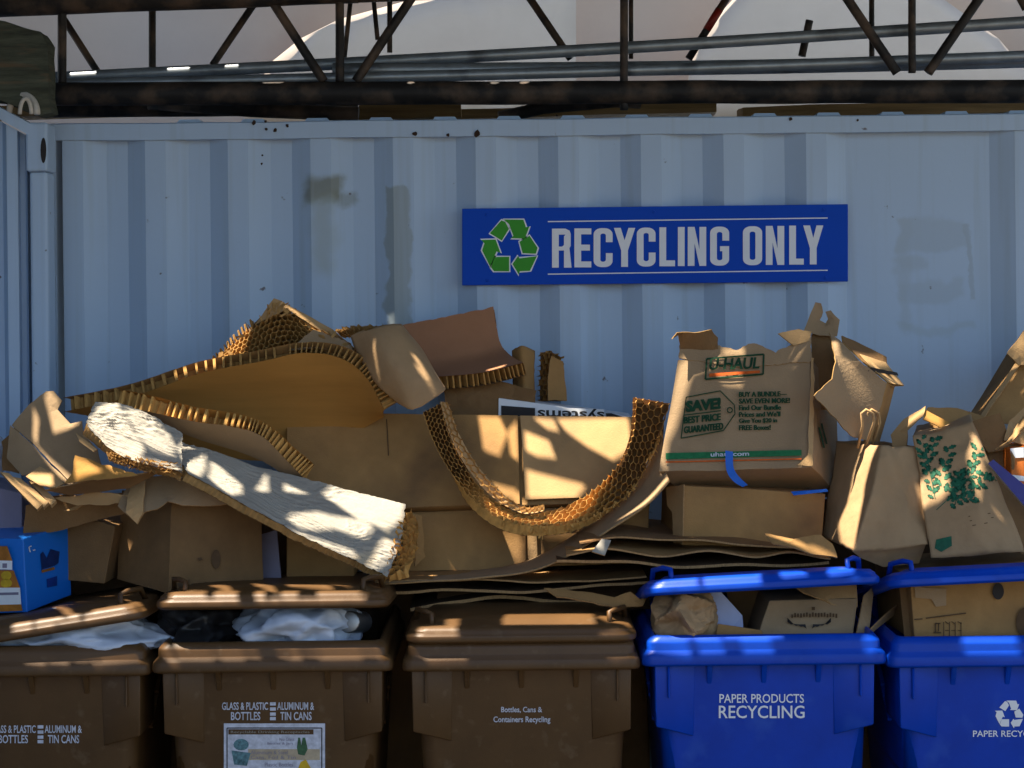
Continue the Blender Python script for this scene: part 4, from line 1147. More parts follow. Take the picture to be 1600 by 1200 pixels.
bx = thing("carton", "brown carton underneath the wide plain carton", "carton", q2[0])
bevel(obj("body", carton_bm(q2, Vector((0, .3, 0)), 8, .003, 4, 15), KR, bx))
n = plane_of(q2)[1]; n = n if n.dot(CAM-q2[0]) > 0 else -n
onq2 = lambda x, y, o: on_plane(x, y, q2[0], n) + n*o
obj("flap", slab([onq2(640, 892, .010), onq2(822, 890, .012), onq2(820, 802, .007), onq2(640, 803, .007)], .004, .003, 5, 5, .001, .04), [KR, FL], bx)
obj("flap", slab([onq2(826, 886, .02), onq2(840, 884, .01), onq2(838, 806, .01), onq2(824, 806, .014)], .004, .002, 5, 6, .001, .04), [KR2, FL], bx)
q3 = Q((448, 905, -.60), (552, 905, -.60), (552, 846, -.58), (448, 840, -.58))
bx = thing("carton", "small shaded carton corner below the long white faced board", "carton", q3[0])
bevel(obj("body", carton_bm(q3, Vector((0, .3, 0)), 6, .003, 4, 16), KR, bx))
tag(obj("board_offcut", slab([(408, 835, -.62), (432, 828, -.62), (440, 912, -.66), (400, 915, -.66)], .01, .001, 4, 2), PURPLE), "blue grey upright offcut beside the big open carton", "offcut")
# "systems" carton
qs = Q((778, 668, -.36), (990, 668, -.36), (986, 650, -.33), (779, 622, -.33))
bx = thing("carton", "flat white and black carton with upside down systems lettering", "carton", qs[0])
bevel(obj("body", carton_bm(qs, Vector((0, .16, 0)), 5, .001, 4, 17), WHITE, bx), .002)
p0, n = plane_of(qs)
for pl in ([(783, 634), (836, 638), (836, 652), (783, 652)], [(946, 646), (955, 646), (980, 654), (948, 653)]): obj("black_print", poly_px([pl], p0, n, .003), BLACKI, bx)
obj("white_label", poly_px([[(838, 636), (944, 640), (944, 654), (838, 654)]], p0, n, .0038), WHITE, bx)
obj("lettering", text_px("systems", [(840, 654), (944, 655), (944, 640), (840, 636)], p0, n, .02, .0052, flip=True), BLACKI, bx)

# ------------------------------------------------------------------ flat sheets in the middle
def flat_sheet(lab, pxs, Yf, dep, m, seed, t=.005, rise=0.0, wav=.009, ragged=.004):
    row0 = [P(x, y, Yf) for x, y in pxs]
    rows = [row0, [p + Vector((0, dep*.5, rise*.5)) for p in row0], [p + Vector((0, dep, rise)) for p in row0]]
    pt = Patch(rows, wav, 7, seed)
    return tag(obj("cardboard_sheet", patch_bm(pt, 40, 10, 0, (ragged,)*4, seed, thick=t), [m, FL], smooth=False), lab, "cardboard")
flat_sheet("topmost wavy cardboard sheet under the small carton below the printed box", [(905, 846), (960, 838), (1030, 842), (1110, 846), (1200, 852), (1270, 856)], -.84, .5, KR3, 1)
flat_sheet("second wavy cardboard sheet with pale rippled edge above the blue lid", [(885, 866), (960, 858), (1040, 866), (1110, 860), (1180, 868), (1240, 862), (1298, 872)], -.88, .5, KR, 2)
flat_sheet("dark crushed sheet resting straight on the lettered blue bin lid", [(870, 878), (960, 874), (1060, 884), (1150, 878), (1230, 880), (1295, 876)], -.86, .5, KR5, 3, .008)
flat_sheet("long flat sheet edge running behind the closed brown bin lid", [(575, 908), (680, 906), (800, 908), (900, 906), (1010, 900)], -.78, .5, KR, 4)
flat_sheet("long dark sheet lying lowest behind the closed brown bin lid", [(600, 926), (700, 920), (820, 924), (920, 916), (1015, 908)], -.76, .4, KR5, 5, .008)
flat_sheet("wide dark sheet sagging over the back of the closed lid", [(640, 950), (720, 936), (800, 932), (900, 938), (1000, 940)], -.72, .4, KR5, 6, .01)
tag(obj("cardboard_scrap", slab([(850, 918, -.86), (925, 926, -.88), (960, 934, -.90), (985, 925, -.90), (1000, 936, -.9), (1012, 930, -.88), (1005, 945, -.92), (960, 950, -.93), (918, 940, -.92), (870, 932, -.9)], .004, .006, 9, 9, .004, .015), [KR, FL]), "torn scrap curling over the corner of the closed brown lid", "cardboard")
tag(obj("cardboard_scrap", slab([(925, 862, -.90), (940, 842, -.86), (955, 844, -.86), (945, 868, -.9)], .004, .002, 9, 10), [WHITEP, FL]), "small pale sunlit scrap at the end of the wavy sheets", "cardboard")
tag(obj("cardboard_scrap", slab([(1194, 834, -.9), (1240, 842, -.92), (1262, 838, -.9), (1282, 836, -.9), (1300, 850, -.9), (1308, 872, -.92), (1268, 866, -.94), (1240, 856, -.95), (1208, 850, -.95)], .004, .006, 9, 11, .003, .015), [KR, FL]), "torn curled scrap beside the foot of the plain paper bag", "cardboard")
for lab, poly, sd in (("shade-coloured dark board behind the flat sheets under the printed box", [(850, 850, -.34), (1310, 852, -.34), (1310, 930, -.40), (850, 930, -.40)], 1),
                ("shade-coloured dark board in the gap beside the closed brown bin lid", [(590, 905, -.42), (720, 905, -.42), (720, 1000, -.44), (590, 1000, -.44)], 2),
                ("shade-coloured dark board behind the two paper bags", [(1280, 780, -.30), (1660, 770, -.30), (1660, 930, -.36), (1280, 930, -.36)], 3),
                ("shade-coloured dark board behind the big open carton and drinks carton", [(-40, 790, -.40), (460, 800, -.40), (460, 960, -.44), (-40, 960, -.44)], 4),
                ("crumpled shade-coloured sheet sagging between the flat sheets and closed lid", [(685, 918, -.60), (1012, 908, -.60), (1016, 950, -.68), (680, 956, -.68)], 5)):
    tag(obj("cardboard_scrap", slab(poly, .005, .008, 6, sd, 0, .04), [KR5, KR5]), lab, "cardboard")  # added boards, their dark colour stands for shade in the gaps
# N: bowed sheet sweeping up to the printed box
pt = Patch([[(598, 910, -.80), (700, 906, -.80), (800, 896, -.80), (858, 882, -.80), (910, 854, -.80), (962, 820, -.80), (1012, 786, -.80), (1046, 752, -.80)],
            [(600, 904, -.68), (700, 899, -.68), (798, 889, -.68), (852, 874, -.68), (900, 844, -.68), (952, 806, -.68), (1002, 764, -.68), (1034, 716, -.68)],
            [(600, 900, -.60), (700, 893, -.60), (796, 884, -.60), (848, 866, -.60), (896, 836, -.60), (948, 796, -.60), (1004, 740, -.60), (1036, 655, -.60)]], .004, 7, 6)
tag(obj("cardboard_sheet", patch_bm(pt, 60, 14, 0, (.004,)*4, 6, thick=.005), [KR4, FL], smooth=True), "long cardboard sheet bowing upward to the printed box", "cardboard")

# ------------------------------------------------------------------ printed moving box
q = Q((1029, 738, -.76), (1268, 729, -.76), (1266, 556, -.615), (1059, 562, -.615))
bx = thing("moving_box", "torn open tan moving box printed with green lettering and SAVE tag", "box", q[0])
nb = plane_of(q)[1]; nb = nb if nb.dot(CAM-q[0]) > 0 else -nb
dv = -nb*.30 + Vector((.125, 0, 0))
o = obj("body", carton_bm(q, dv, 12, .005, 6, 18, skip=('top',)), KR4, bx); solid(o, .004); bevel(o, .003)
onb = lambda x, y, o=.0: on_plane(x, y, q[0], nb) + nb*o
# torn top edge
obj("torn_edge", slab([onb(1061, 560, .004), onb(1062, 522, .004), onb(1078, 526, .0), onb(1124, 540, .004), onb(1150, 548, .004), onb(1165, 541, .004), onb(1178, 537, .004), onb(1200, 546, .004), onb(1212, 552, .004), onb(1235, 540, .004), onb(1267, 527, .004), onb(1267, 565, .004), onb(1160, 575, .004)], .004, .002, 9, 7, .006, .008), [KR4, COREL], bx)
obj("flap", slab([onb(1064, 547, .006), P(1060, 524, -.63), P(1050, 530, -.66), P(1058, 520, -.65), P(1085, 520, -.64), P(1112, 515, -.62), P(1122, 528, -.60), onb(1122, 546, .006)], .004, .004, 9, 8, .004, .015), [KR3, COREL], bx)
obj("flap", slab([P(1216, 521, -.64), P(1248, 514, -.60), P(1268, 518, -.58), P(1266, 532, -.60), P(1240, 540, -.62)], .004, .003, 9, 9, .002, .015), [KR2, COREL], bx)
obj("flap", slab([P(1256, 516, -.52), P(1268, 486, -.50), P(1274, 472, -.50), P(1283, 474, -.50), P(1286, 488, -.5), P(1281, 500, -.5), P(1290, 505, -.5), P(1294, 498, -.5), P(1290, 487, -.5), P(1298, 485, -.5), P(1312, 500, -.51), P(1308, 525, -.53), P(1280, 524, -.53)], .004, .003, 8, 10, .002, .012), [KR4, COREL], bx)
obj("flap", slab([P(1272, 618, -.78), P(1300, 592, -.75), P(1306, 565, -.72), P(1300, 540, -.66), P(1296, 520, -.60), P(1312, 532, -.62), P(1345, 565, -.68), P(1386, 598, -.66), P(1378, 628, -.66), P(1360, 690, -.68), P(1330, 680, -.72)], .004, .006, 8, 11, .004, .015), [KR4, COREL], bx)
obj("flap", slab([P(1360, 690, -.68), P(1378, 628, -.66), P(1386, 598, -.66), P(1398, 605, -.55), P(1375, 690, -.55)], .004, .004, 8, 12, .003, .015), [KR, COREL], bx)
obj("flap", slab([P(1316, 524, -.60), P(1340, 534, -.56), P(1385, 558, -.5), P(1386, 572, -.52), P(1412, 602, -.55), P(1395, 603, -.62), P(1350, 565, -.66), P(1318, 535, -.63)], .004, .003, 8, 13, .002, .015), [KR3, COREL], bx)
obj("flap", slab([P(1343, 552, -.64), P(1384, 566, -.56), P(1413, 602, -.58), P(1388, 598, -.645), P(1362, 574, -.66)], .003, .003, 8, 14, .002, .015), [KR2, COREL], bx)
obj("print_band", slab([P(1356, 580, -.672), P(1362, 574, -.667), P(1402, 582, -.60), P(1404, 587, -.60)], .002, .0, 8, 14), BLACKI, bx)
obj("corner_tape", slab([onb(1245, 728, .006), onb(1262, 712, .006), onb(1267, 560, .007), onb(1272, 560, .002), onb(1270, 729, .006)], .002, .002, 9, 15, .003, .012), [KR2, WHITEP], bx)
p0, n = q[0], nb
def up_quad(x0, y0, x1, y1, s=-.03): return [(x0, y1), (x1, y1 + s*(x1-x0)), (x1, y0 + s*(x1-x0)), (x0, y0)]
def pr(s, x0, y0, x1, y1, m=GREENI, bold=.03, sh=.0, off=.009): return obj("lettering", text_px(s, up_quad(x0, y0, x1, y1), p0, n, bold, off, sh, fat=.35), m, bx)
pr("U-HAUL", 1108, 562, 1187, 580, bold=.02, sh=.03)
obj("logo_bar", poly_px([[(1108, 585), (1187, 580), (1187, 584), (1108, 590)]], p0, n, .008), REDI, bx)
obj("logo_frame", line_px([(1104, 562, 1193, 555), (1193, 555, 1192, 586), (1192, 586, 1102, 594), (1102, 594, 1104, 562)], 2.6, p0, n, .008), GREENI, bx)
def pr2(s, x0, y0, x1, y1, sl, bold=.03): return obj("lettering", text_px(s, up_quad(x0, y0, x1, y1, sl), p0, n, bold, .009, fat=.45), GREENI, bx)
pr2("SAVE!", 1071, 628, 1126, 646, -.10, .05); pr2("BEST PRICE", 1068, 653, 1126, 664, -.10, .03); pr2("GUARANTEED", 1068, 668, 1130, 679, -.10, .03)
tg = [(1072, 622, 1125, 612), (1125, 612, 1147, 634), (1147, 634, 1148, 648), (1148, 648, 1130, 674), (1130, 674, 1064, 686), (1064, 686, 1072, 622), (1068, 650, 1126, 643)]
obj("tag_outline", line_px(tg, 1.6, p0, n, .008), GREENI, bx)
bm = bmesh.new()
for k in range(12):
    a, b = 2*PI*k/12, 2*PI*(k+1)/12
    line_px([(1140 + 4*math.cos(a), 642 + 4*math.sin(a), 1140 + 4*math.cos(b), 642 + 4*math.sin(b))], 1.6, p0, n, .008, bm)
obj("tag_hole", bm, GREENI, bx)
for i, (s, w) in enumerate((("BUY A BUNDLE\u2014", 75), ("SAVE EVEN MORE!", 80), ("Find Our Bundle", 66), ("Prices and We'll", 65), ("Give You $20 in", 60), ("FREE Boxes!", 50))):
    pr2(s, 1154, 614 + 10.4*i, 1154 + w, 622 + 10.4*i, -.015, .015)
obj("green_band", poly_px([[(1040, 709), (1252, 704), (1252, 713), (1040, 719)]], p0, n, .007), STRIPEG, bx)
obj("red_line", poly_px([[(1040, 722), (1252, 717), (1252, 719), (1040, 724)]], p0, n, .007), REDI, bx)
obj("lettering", text_px("uhaul.com", up_quad(1110, 708, 1170, 715, -.025), p0, n, .02, .0085), GREYW, bx)
qr = [q[1], q[1]+dv, q[2]+dv, q[2]]
pR, nR = plane_of(qr)
obj("opening_shade", slab([P(1268, 522, -.50), P(1300, 522, -.50), P(1312, 540, -.50), P(1300, 640, -.55), P(1270, 640, -.58)], .004, .003, 8, 20, .003, .02), [KR3, FL], bx)  # dark board added to paint the shaded opening of the box
obj("side_print", line_px([(1276, 668, 1284, 700), (1280, 662, 1288, 694)], 2.2, pR, nR, .008), GREENI, bx)
pt = Patch([[(1133, 704, -.78), (1135, 735, -.79), (1146, 752, -.80), (1160, 760, -.79)], [(1145, 706, -.78), (1146, 730, -.79), (1154, 744, -.80), (1168, 757, -.79)]])
tag(obj("tape_strip", patch_bm(pt, 14, 3, .004, thick=.001), TAPEB), "bright blue tape strip hanging off the printed moving box", "tape")
# carton underneath
q = Q((1066, 852, -.74), (1284, 858, -.74), (1290, 772, -.72), (1069, 758, -.72))
bx = thing("carton", "low plain carton carrying the printed moving box", "carton", q[0])
bevel(obj("body", carton_bm(q, Vector((-.04, .34, 0)), 8, .003, 5, 19), KR, bx))
obj("flap", slab([P(1040, 762, -.62), P(1068, 757, -.73), P(1066, 850, -.745), P(1052, 848, -.70), P(1050, 800, -.68), P(1042, 790, -.65)], .004, .003, 7, 21, .002, .02), [KR2, FL], bx)
tag(obj("tape_strip", slab([(1236, 768, -.74), (1292, 764, -.76), (1294, 768, -.76), (1240, 774, -.75)], .001, .001, 8, 3), TAPEB), "thin blue tape end peeking out under the printed moving box", "tape")

# ------------------------------------------------------------------ paper bags
BVH = {}
def conform(bm, tree, n, off):
    for v in bm.verts:
        hit = tree.ray_cast(v.co + n*.15, -n, .4)
        if hit[0]: v.co = hit[0] + n*off
    return bm
def bag(name, lab, q, d, m, seed, cut=34, crease=.005, amp=.007, open_top=True, folds=(), dtop=None):
    rt = thing(name, lab, "paper bag", q[0])
    bm = carton_bm(q, d, cut, amp, 6, seed, skip=('top',) if open_top else (), crease=crease)
    e1, e2 = q[1]-q[0], q[3]-q[0]; nn = e1.cross(e2).normalized()
    nn = nn if nn.dot(CAM-q[0]) > 0 else -nn
    if dtop is not None:
        inv = Matrix((e1, e2, d)).transposed().inverted()
        for v in bm.verts:
            g = inv @ (v.co - q[0])
            v.co += (dtop - d) * min(max(g.z, 0), 1) * min(max(g.y, 0), 1)
    for v in bm.verts:
        w = v.co - q[0]; a = w.dot(e1)/e1.length_squared; b = w.dot(e2)/e2.length_squared
        h = 0
        for (a0, b0, a1, b1, hh) in folds:
            dx, dy = a1-a0, b1-b0; L2 = dx*dx+dy*dy
            t = max(0, min(1, ((a-a0)*dx+(b-b0)*dy)/L2))
            dist = math.hypot(a-a0-t*dx, b-b0-t*dy)
            h += hh*max(0, 1-dist/.22)
        h += .028*max(0, math.sin(PI*min(max(a, 0), 1)))*max(0, math.sin(PI*min(max(b, 0), 1))) if w.dot(nn) > -.02 else 0
        h += .008*abs(noise.noise(v.co*11 + Vector((seed, 0, 0)))) - .009*crumple(v.co*13 + Vector((seed, 0, 0)))
        v.co += nn*h
    BVH[seed] = BVHTree.FromBMesh(bm)
    o = obj("body", bm, m, rt, smooth=True); solid(o, .0012, 1)
    return rt
q = Q((1330, 866, -.93), (1447, 852, -.86), (1443, 697, -.70), (1374, 700, -.76))
d = P(1283, 838, -.66) - q[0]; d.y = .27
d2 = P(1306, 690, -.52) - q[3]
rt = bag("paper_bag", "plain brown paper bag with twisted handles leaning on the printed box", q, d, PAPER, 31, dtop=d2, folds=((0, .1, .75, .95, .014), (.75, .95, 1, .2, .010), (.35, 0, .62, .6, -.012), (0, .9, 1, .86, .006)))
for off in (0, 1):
    bm = bmesh.new()
    dx = off*9; Y = -.70 + off*.05
    add_tube(bm, [P(1340 + dx, 700, Y), P(1348 + dx, 665, Y - .02), P(1346 + dx, 646, Y-.03), P(1353 + dx, 640, Y-.03), P(1364 + dx, 646, Y-.03), P(1366 + dx, 660, Y-.02), P(1352 + dx, 700, Y)], .0045, 6)
    obj("handle", bm, KR2, rt, smooth=True)
obj("bottom_fold", slab([P(1332, 862, -.93), P(1447, 850, -.86), P(1436, 880, -.82), P(1380, 886, -.86), P(1345, 872, -.9)], .002, .003, 8, 4), [PAPER, PAPER], rt)
q = Q((1454, 872, -.90), (1600, 862, -.90), (1518, 662, -.68), (1428, 684, -.70))
rt = bag("paper_bag", "brown paper bag printed with green leafy sprigs", q, Vector((.06, .26, 0.02)), PAPER, 33, open_top=False, folds=((0, .25, 1, .22, .008), (.55, .2, .75, 1, .010), (.15, .3, .3, 1, -.006)))
p0, n = plane_of(q)
if n.dot(CAM-p0) < 0: n = -n
rnd = random.Random(12)
def leaf(x, y, a, l, w):
    c, s = math.cos(a), math.sin(a)
    pts = []
    for u, v in ((0, 0), (.2, .34), (.32, .25), (.5, .5), (.62, .3), (.8, .36), (1, 0), (.78, -.3), (.64, -.24), (.5, -.5), (.3, -.22), (.2, -.34)):
        pts.append((x + l*u*c - w*v*s, y + l*u*s + w*v*c))
    return pts
GL = mat("leaf_ink", (.012, .10, .05), .7, .3, .3, 40)
for (x0, y0, x1, y1, k) in ((1458, 780, 1440, 690, 8), (1470, 760, 1480, 705, 5), (1476, 770, 1520, 745, 7), (1450, 720, 1462, 685, 3), (1490, 790, 1496, 745, 6), (1500, 780, 1545, 750, 6), (1478, 790, 1520, 785, 5), (1515, 735, 1528, 705, 3)):
    polys = []
    for i in range(2*k):
        f = i/(2*k-1)
        x, y = x0 + (x1-x0)*f + rnd.uniform(-3, 3), y0 + (y1-y0)*f + rnd.uniform(-3, 3)
        a = math.atan2(y1-y0, x1-x0) + (1 if i % 2 else -1)*rnd.uniform(.5, 1.1)
        polys.append(leaf(x, y, a, rnd.uniform(10, 18), rnd.uniform(7, 11)))
    obj("leaf_print", conform(poly_px(polys, p0, n, .012), BVH[33], n, .003), GL, rt)
obj("leaf_print", conform(line_px([(1460, 782, 1445, 700), (1462, 800, 1520, 748), (1490, 795, 1497, 750)], 1.2, p0, n, .011), BVH[33], n, .003), GL, rt)
obj("smudge_print", conform(poly_px([[(1462, 845), (1485, 842), (1486, 856), (1470, 864), (1460, 858)]], p0, n, .011), BVH[33], n, .003), GL, rt)
obj("lettering", conform(line_px([(1510, 815, 1545, 808), (1512, 822, 1550, 814), (1516, 829, 1540, 824)], 1.2, p0, n, .011), BVH[33], n, .003), BROWNI, rt)

# ------------------------------------------------------------------ heap at the right end
q = Q((1400, 705, -.62), (1480, 700, -.62), (1470, 640, -.55), (1445, 640, -.55))
def piece(lab, poly, m=KR, seed=1, t=.004, rg=.003, amp=.005, name="cardboard_scrap", cat="cardboard", cr=0, step=.018):
    return tag(obj(name, slab(poly, t, amp, 8, seed, rg, step, cr), [m, FL]), lab, cat)
piece("jagged torn flap standing between the two paper bags", [(1392, 680, -.60), (1412, 655, -.60), (1446, 634, -.60), (1442, 650, -.62), (1418, 672, -.63), (1416, 700, -.64), (1395, 700, -.62)], KR2, 2, rg=.005)
piece("folded orange brown flap just above the leafy bag", [(1444, 645, -.58), (1450, 636, -.56), (1495, 638, -.5), (1540, 652, -.5), (1560, 660, -.52), (1500, 668, -.58), (1460, 672, -.6)], KR, 3)
piece("orange lit strip of card inside the folded flap", [(1446, 640, -.60), (1484, 660, -.62), (1470, 668, -.63), (1442, 655, -.62)], KO, 4)
piece("large dark brown flap behind the shoulder of the leafy bag", [(1512, 660, -.60), (1562, 646, -.58), (1572, 670, -.6), (1580, 700, -.62), (1545, 706, -.66)], KR3, 5)
piece("brown board hanging behind the leafy bag toward the frame edge", [(1540, 705, -.62), (1600, 690, -.60), (1640, 760, -.62), (1640, 860, -.70), (1590, 850, -.72)], KR3, 6)
piece("pointed pale paper fold beside the tall leaning carton", [(1555, 702, -.66), (1580, 690, -.68), (1605, 660, -.70), (1606, 640, -.68), (1590, 660, -.66), (1572, 690, -.64)], KR2, 7)
q = Q((1528, 660, -.44), (1640, 668, -.44), (1700, 560, -.30), (1592, 556, -.30))
bx = thing("carton", "tall carton leaning at the frame edge against the container", "carton", q[0])
bevel(obj("body", carton_bm(q, Vector((.0, .16, .0)), 6, .004, 6, 22), KR, bx))
obj("flap", slab([P(1528, 655, -.46), P(1590, 562, -.33), P(1596, 566, -.34), P(1536, 655, -.47)], .004, .002, 7, 2, .002, .02), [KR2, FL], bx)
obj("flap", slab([P(1574, 552, -.40), P(1604, 512, -.34), P(1660, 520, -.34), P(1660, 570, -.36), P(1592, 570, -.38)], .005, .004, 7, 3, .003, .02), [KR2, FL], bx)
piece("crumpled tan paper nested under the tall leaning carton", [(1568, 690, -.62), (1578, 655, -.58), (1600, 636, -.56), (1640, 640, -.56), (1640, 700, -.64)], KR2, 9, cr=.02, amp=.01)
q = Q((1582, 792, -.74), (1660, 800, -.74), (1660, 696, -.70), (1578, 702, -.70))
bx = thing("carton", "orange and white carton at the frame edge above the violet folder", "carton", q[0])
bevel(obj("body", carton_bm(q, Vector((0, .2, 0)), 5, .002, 5, 23), ORANGE, bx))
p0, n = plane_of(q)
obj("white_band", poly_px([[(1578, 701), (1660, 694), (1660, 712), (1580, 716)], [(1581, 742), (1660, 752), (1660, 760), (1582, 750)]], p0, n, .004), WHITE, bx)
obj("dark_band", poly_px([[(1579, 704), (1586, 716), (1584, 734), (1580, 734)]], p0, n, .0046), KR3, bx)
tag(obj("folder", slab([(1544, 724, -.80), (1552, 718, -.80), (1640, 790, -.86), (1640, 830, -.88), (1600, 790, -.86)], .012, .002, 6, 2), [mat("violet_card", (.06, .055, .22), .5, .3, .1, 8), WHITEP]), "dark violet folder with white edge sliding down by the leafy bag", "folder")
piece("brown flap edge dropping behind the violet folder", [(1548, 735, -.76), (1560, 735, -.74), (1640, 850, -.8), (1640, 870, -.82), (1595, 865, -.85)], KR3, 11)

# ------------------------------------------------------------------ heap at the left end
piece("creased carton wall with jagged top beside the white faced board", [(18, 664, -.72), (45, 632, -.70), (72, 612, -.68), (84, 611, -.68), (97, 626, -.69), (90, 640, -.70), (110, 662, -.73), (128, 658, -.74), (130, 676, -.76), (152, 702, -.8), (160, 730, -.84), (112, 756, -.86), (70, 712, -.78), (48, 690, -.75)], KR4, 21, rg=.002)
piece("dropped lower half of the creased carton wall", [(16, 664, -.725), (48, 692, -.76), (75, 722, -.80), (112, 757, -.865), (88, 752, -.86), (62, 738, -.84), (34, 742, -.82), (10, 715, -.76)], KR4, 22)
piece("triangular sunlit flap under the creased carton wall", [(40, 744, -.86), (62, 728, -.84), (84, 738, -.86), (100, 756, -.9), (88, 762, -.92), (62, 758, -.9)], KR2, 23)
piece("torn orange flap curving under the short white piece", [(100, 754, -.92), (112, 740, -.92), (118, 712, -.90), (150, 722, -.92), (180, 730, -.95), (215, 742, -.98), (160, 748, -.97)], KO, 24, rg=.006)
piece("dark flap arching over the big open carton", [(70, 766, -.9), (110, 758, -.92), (160, 748, -.94), (210, 742, -.95), (250, 738, -.92), (200, 765, -.9), (110, 775, -.88)], KR3, 25)
for i, (x0, y0, x1, y1, dy) in enumerate(((0, 737, 62, 792, 0), (18, 745, 72, 788, .01), (45, 752, 84, 786, .02))):
    piece(["outermost of the folded board edges above the blue drinks carton", "middle one of the folded board edges above the blue drinks carton", "innermost of the folded board edges above the blue drinks carton"][i],
          [(x0, y0, -.86+dy), (x0+14, y0+2, -.86+dy), (x1+4, y1-4, -.93+dy), (x1-4, y1+4, -.94+dy)], KR2, 30+i, .012, .001, name="board_edge")
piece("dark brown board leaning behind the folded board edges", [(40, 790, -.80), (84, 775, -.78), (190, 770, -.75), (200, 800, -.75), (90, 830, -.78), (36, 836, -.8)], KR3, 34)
piece("torn triangle of card poking up behind the creased carton wall", [(2, 690, -.66), (22, 668, -.64), (40, 690, -.66), (30, 740, -.7), (4, 735, -.7)], KR3, 51, rg=.005)
piece("ragged strip of card crossing under the dark arching flap", [(86, 778, -.84), (150, 768, -.86), (205, 772, -.86), (190, 786, -.86), (120, 790, -.84)], KR2, 52, rg=.006)
piece("small bent card tab by the upper end of the white board", [(118, 676, -.90), (128, 684, -.92), (152, 702, -.94), (146, 706, -.94), (124, 690, -.92)], KR2, 53, rg=.002)
piece("torn brown card wedged beside the torn end of the white board", [(640, 800, -.66), (660, 806, -.64), (664, 870, -.66), (648, 885, -.68), (652, 840, -.67)], KR, 54, rg=.005)
# big open carton
c0 = P(262, 928, -.86)
q = [c0, P(412, 908, -.74), P(408, 786, -.70), P(268, 785, -.80)]
bx = thing("carton", "big open carton with a round smudge on its shaded face", "carton", q[0])
d = P(183, 905, -.68) - q[0]
o = obj("body", carton_bm(q, d, 8, .004, 5, 41, skip=('top',)), KR3, bx); solid(o, .004); bevel(o)  # darker kraft puts the deep shade under the overhang into the colour
p0, n = plane_of(q)
for pl in ([(337 + 7*math.cos(a*PI/8), 874 + 15*math.sin(a*PI/8)) for a in range(16)], [(308, 872), (314, 871), (316, 875), (310, 877)], [(276, 912), (290, 908), (296, 905), (294, 912), (280, 918)]): obj("smudge", poly_px([pl], p0, n, .006), BROWNI, bx)
obj("flap", slab([P(205, 746, -.80), P(262, 742, -.80), P(300, 748, -.82), P(335, 765, -.83), P(366, 788, -.84), P(330, 790, -.84), P(285, 790, -.86), P(262, 784, -.88), P(245, 796, -.90), P(226, 800, -.90), P(215, 818, -.92), P(184, 790, -.90)], .004, .006, 8, 42, .004, .018), [KR4, FL], bx)
obj("flap", slab([P(205, 746, -.80), P(227, 752, -.86), P(224, 800, -.92), P(214, 818, -.93), P(196, 800, -.94)], .004, .004, 8, 43, .003, .018), [KR2, FL], bx)
q = Q((90, 905, -.70), (164, 912, -.74), (180, 822, -.74), (92, 795, -.66))
bx = thing("carton", "small dark carton tipped between the blue drinks carton and big open carton", "carton", q[0])
bevel(obj("body", carton_bm(q, Vector((.02, .25, 0)), 6, .003, 5, 44), KR3, bx))  # deep shade is painted in here too, by the darker kraft
piece("sunlit scrap of card above the small dark carton", [(98, 798, -.78), (112, 782, -.76), (142, 780, -.76), (120, 795, -.78)], KR2, 45)
q = Q((-60, 840, -.70), (34, 838, -.70), (34, 770, -.68), (-60, 752, -.68))
bx = thing("carton", "grey brown carton end above the blue drinks carton", "carton", q[0])
bevel(obj("body", carton_bm(q, Vector((0, .25, 0)), 6, .003, 5, 46), PURPLE, bx))
blob("plastic_bag", "sliver of pale blue plastic at the container corner post", "bag", P(-18, 712, -.55), (.06, .08, .06), BAGW, 15, .3, 2, 0, 4)
# drinks carton
ML1 = B1[2]
e = P(42, 957, -.92)
q = [P(-92, 962, -.80), e, P(36, 842, -.90), P(-95, 838, -.80)]
bx = thing("drinks_carton", "bright blue drinks carton with lemon pictures on the tilted brown lid", "carton", e)
d = P(112, 930, -.70) - e
bevel(obj("body", carton_bm(q, d, 6, .002, 5, 47), BLUED, bx))
p0, n = plane_of(q)
obj("white_panel", poly_px([[(-60, 874), (20, 876), (20, 890), (-60, 888)], [(-60, 918), (32, 918), (34, 944), (-60, 946)]], p0, n, .003), WHITE, bx)
obj("orange_panel", poly_px([[(-60, 855), (12, 853), (20, 876), (-60, 874)], [(-60, 890), (22, 891), (32, 918), (-60, 918)], [(-60, 946), (34, 944), (36, 954), (-60, 958)]], p0, n, .003), mat("amber_print", (.40, .15, .02), .5, .3, .3, 25), bx)
obj("lemon_print", poly_px([[(11 + 8*math.cos(a*PI/8), 899 + 7*math.sin(a*PI/8)) for a in range(16)], [(11 + 9*math.cos(a*PI/8), 911 + 7*math.sin(a*PI/8)) for a in range(16)]], p0, n, .0038), YEL, bx)
obj("print", poly_px([[(5, 880), (12, 880), (12, 887), (5, 887)], [(-10, 926), (30, 925), (30, 929), (-10, 930)]], p0, n, .0038), PURPLE, bx)
qr = [q[1], q[1]+d, q[2]+d, q[2]]
p0, n = plane_of(qr)
obj("logo_print", poly_px([[(62, 866), (66, 862), (72, 872), (78, 858), (92, 862), (90, 880), (84, 884), (64, 890)]], p0, n, .003), mat("navy_print", (.004, .02, .10), .5, .3, .3, 30), bx)
obj("print", line_px([(64, 893, 84, 888)], 4, p0, n, .003), mat("rust_print", (.25, .10, .02), .5, .3, .3, 30), bx)
obj("print", line_px([(44, 855, 48, 853), (44, 855, 46, 863), (50, 860, 54, 859)], 1.6, p0, n, .003), GREYW, bx)
obj("print", poly_px([[(72, 905), (88, 900), (88, 915), (73, 918)]], p0, n, .003), mat("navy_print_b", (.004, .03, .20), .5, .3, .3, 30), bx)

# ------------------------------------------------------------------ added overhead mask (out of frame) with holes shaped to make the sun patches
SHADE_Z = 3.42
HOLES = []
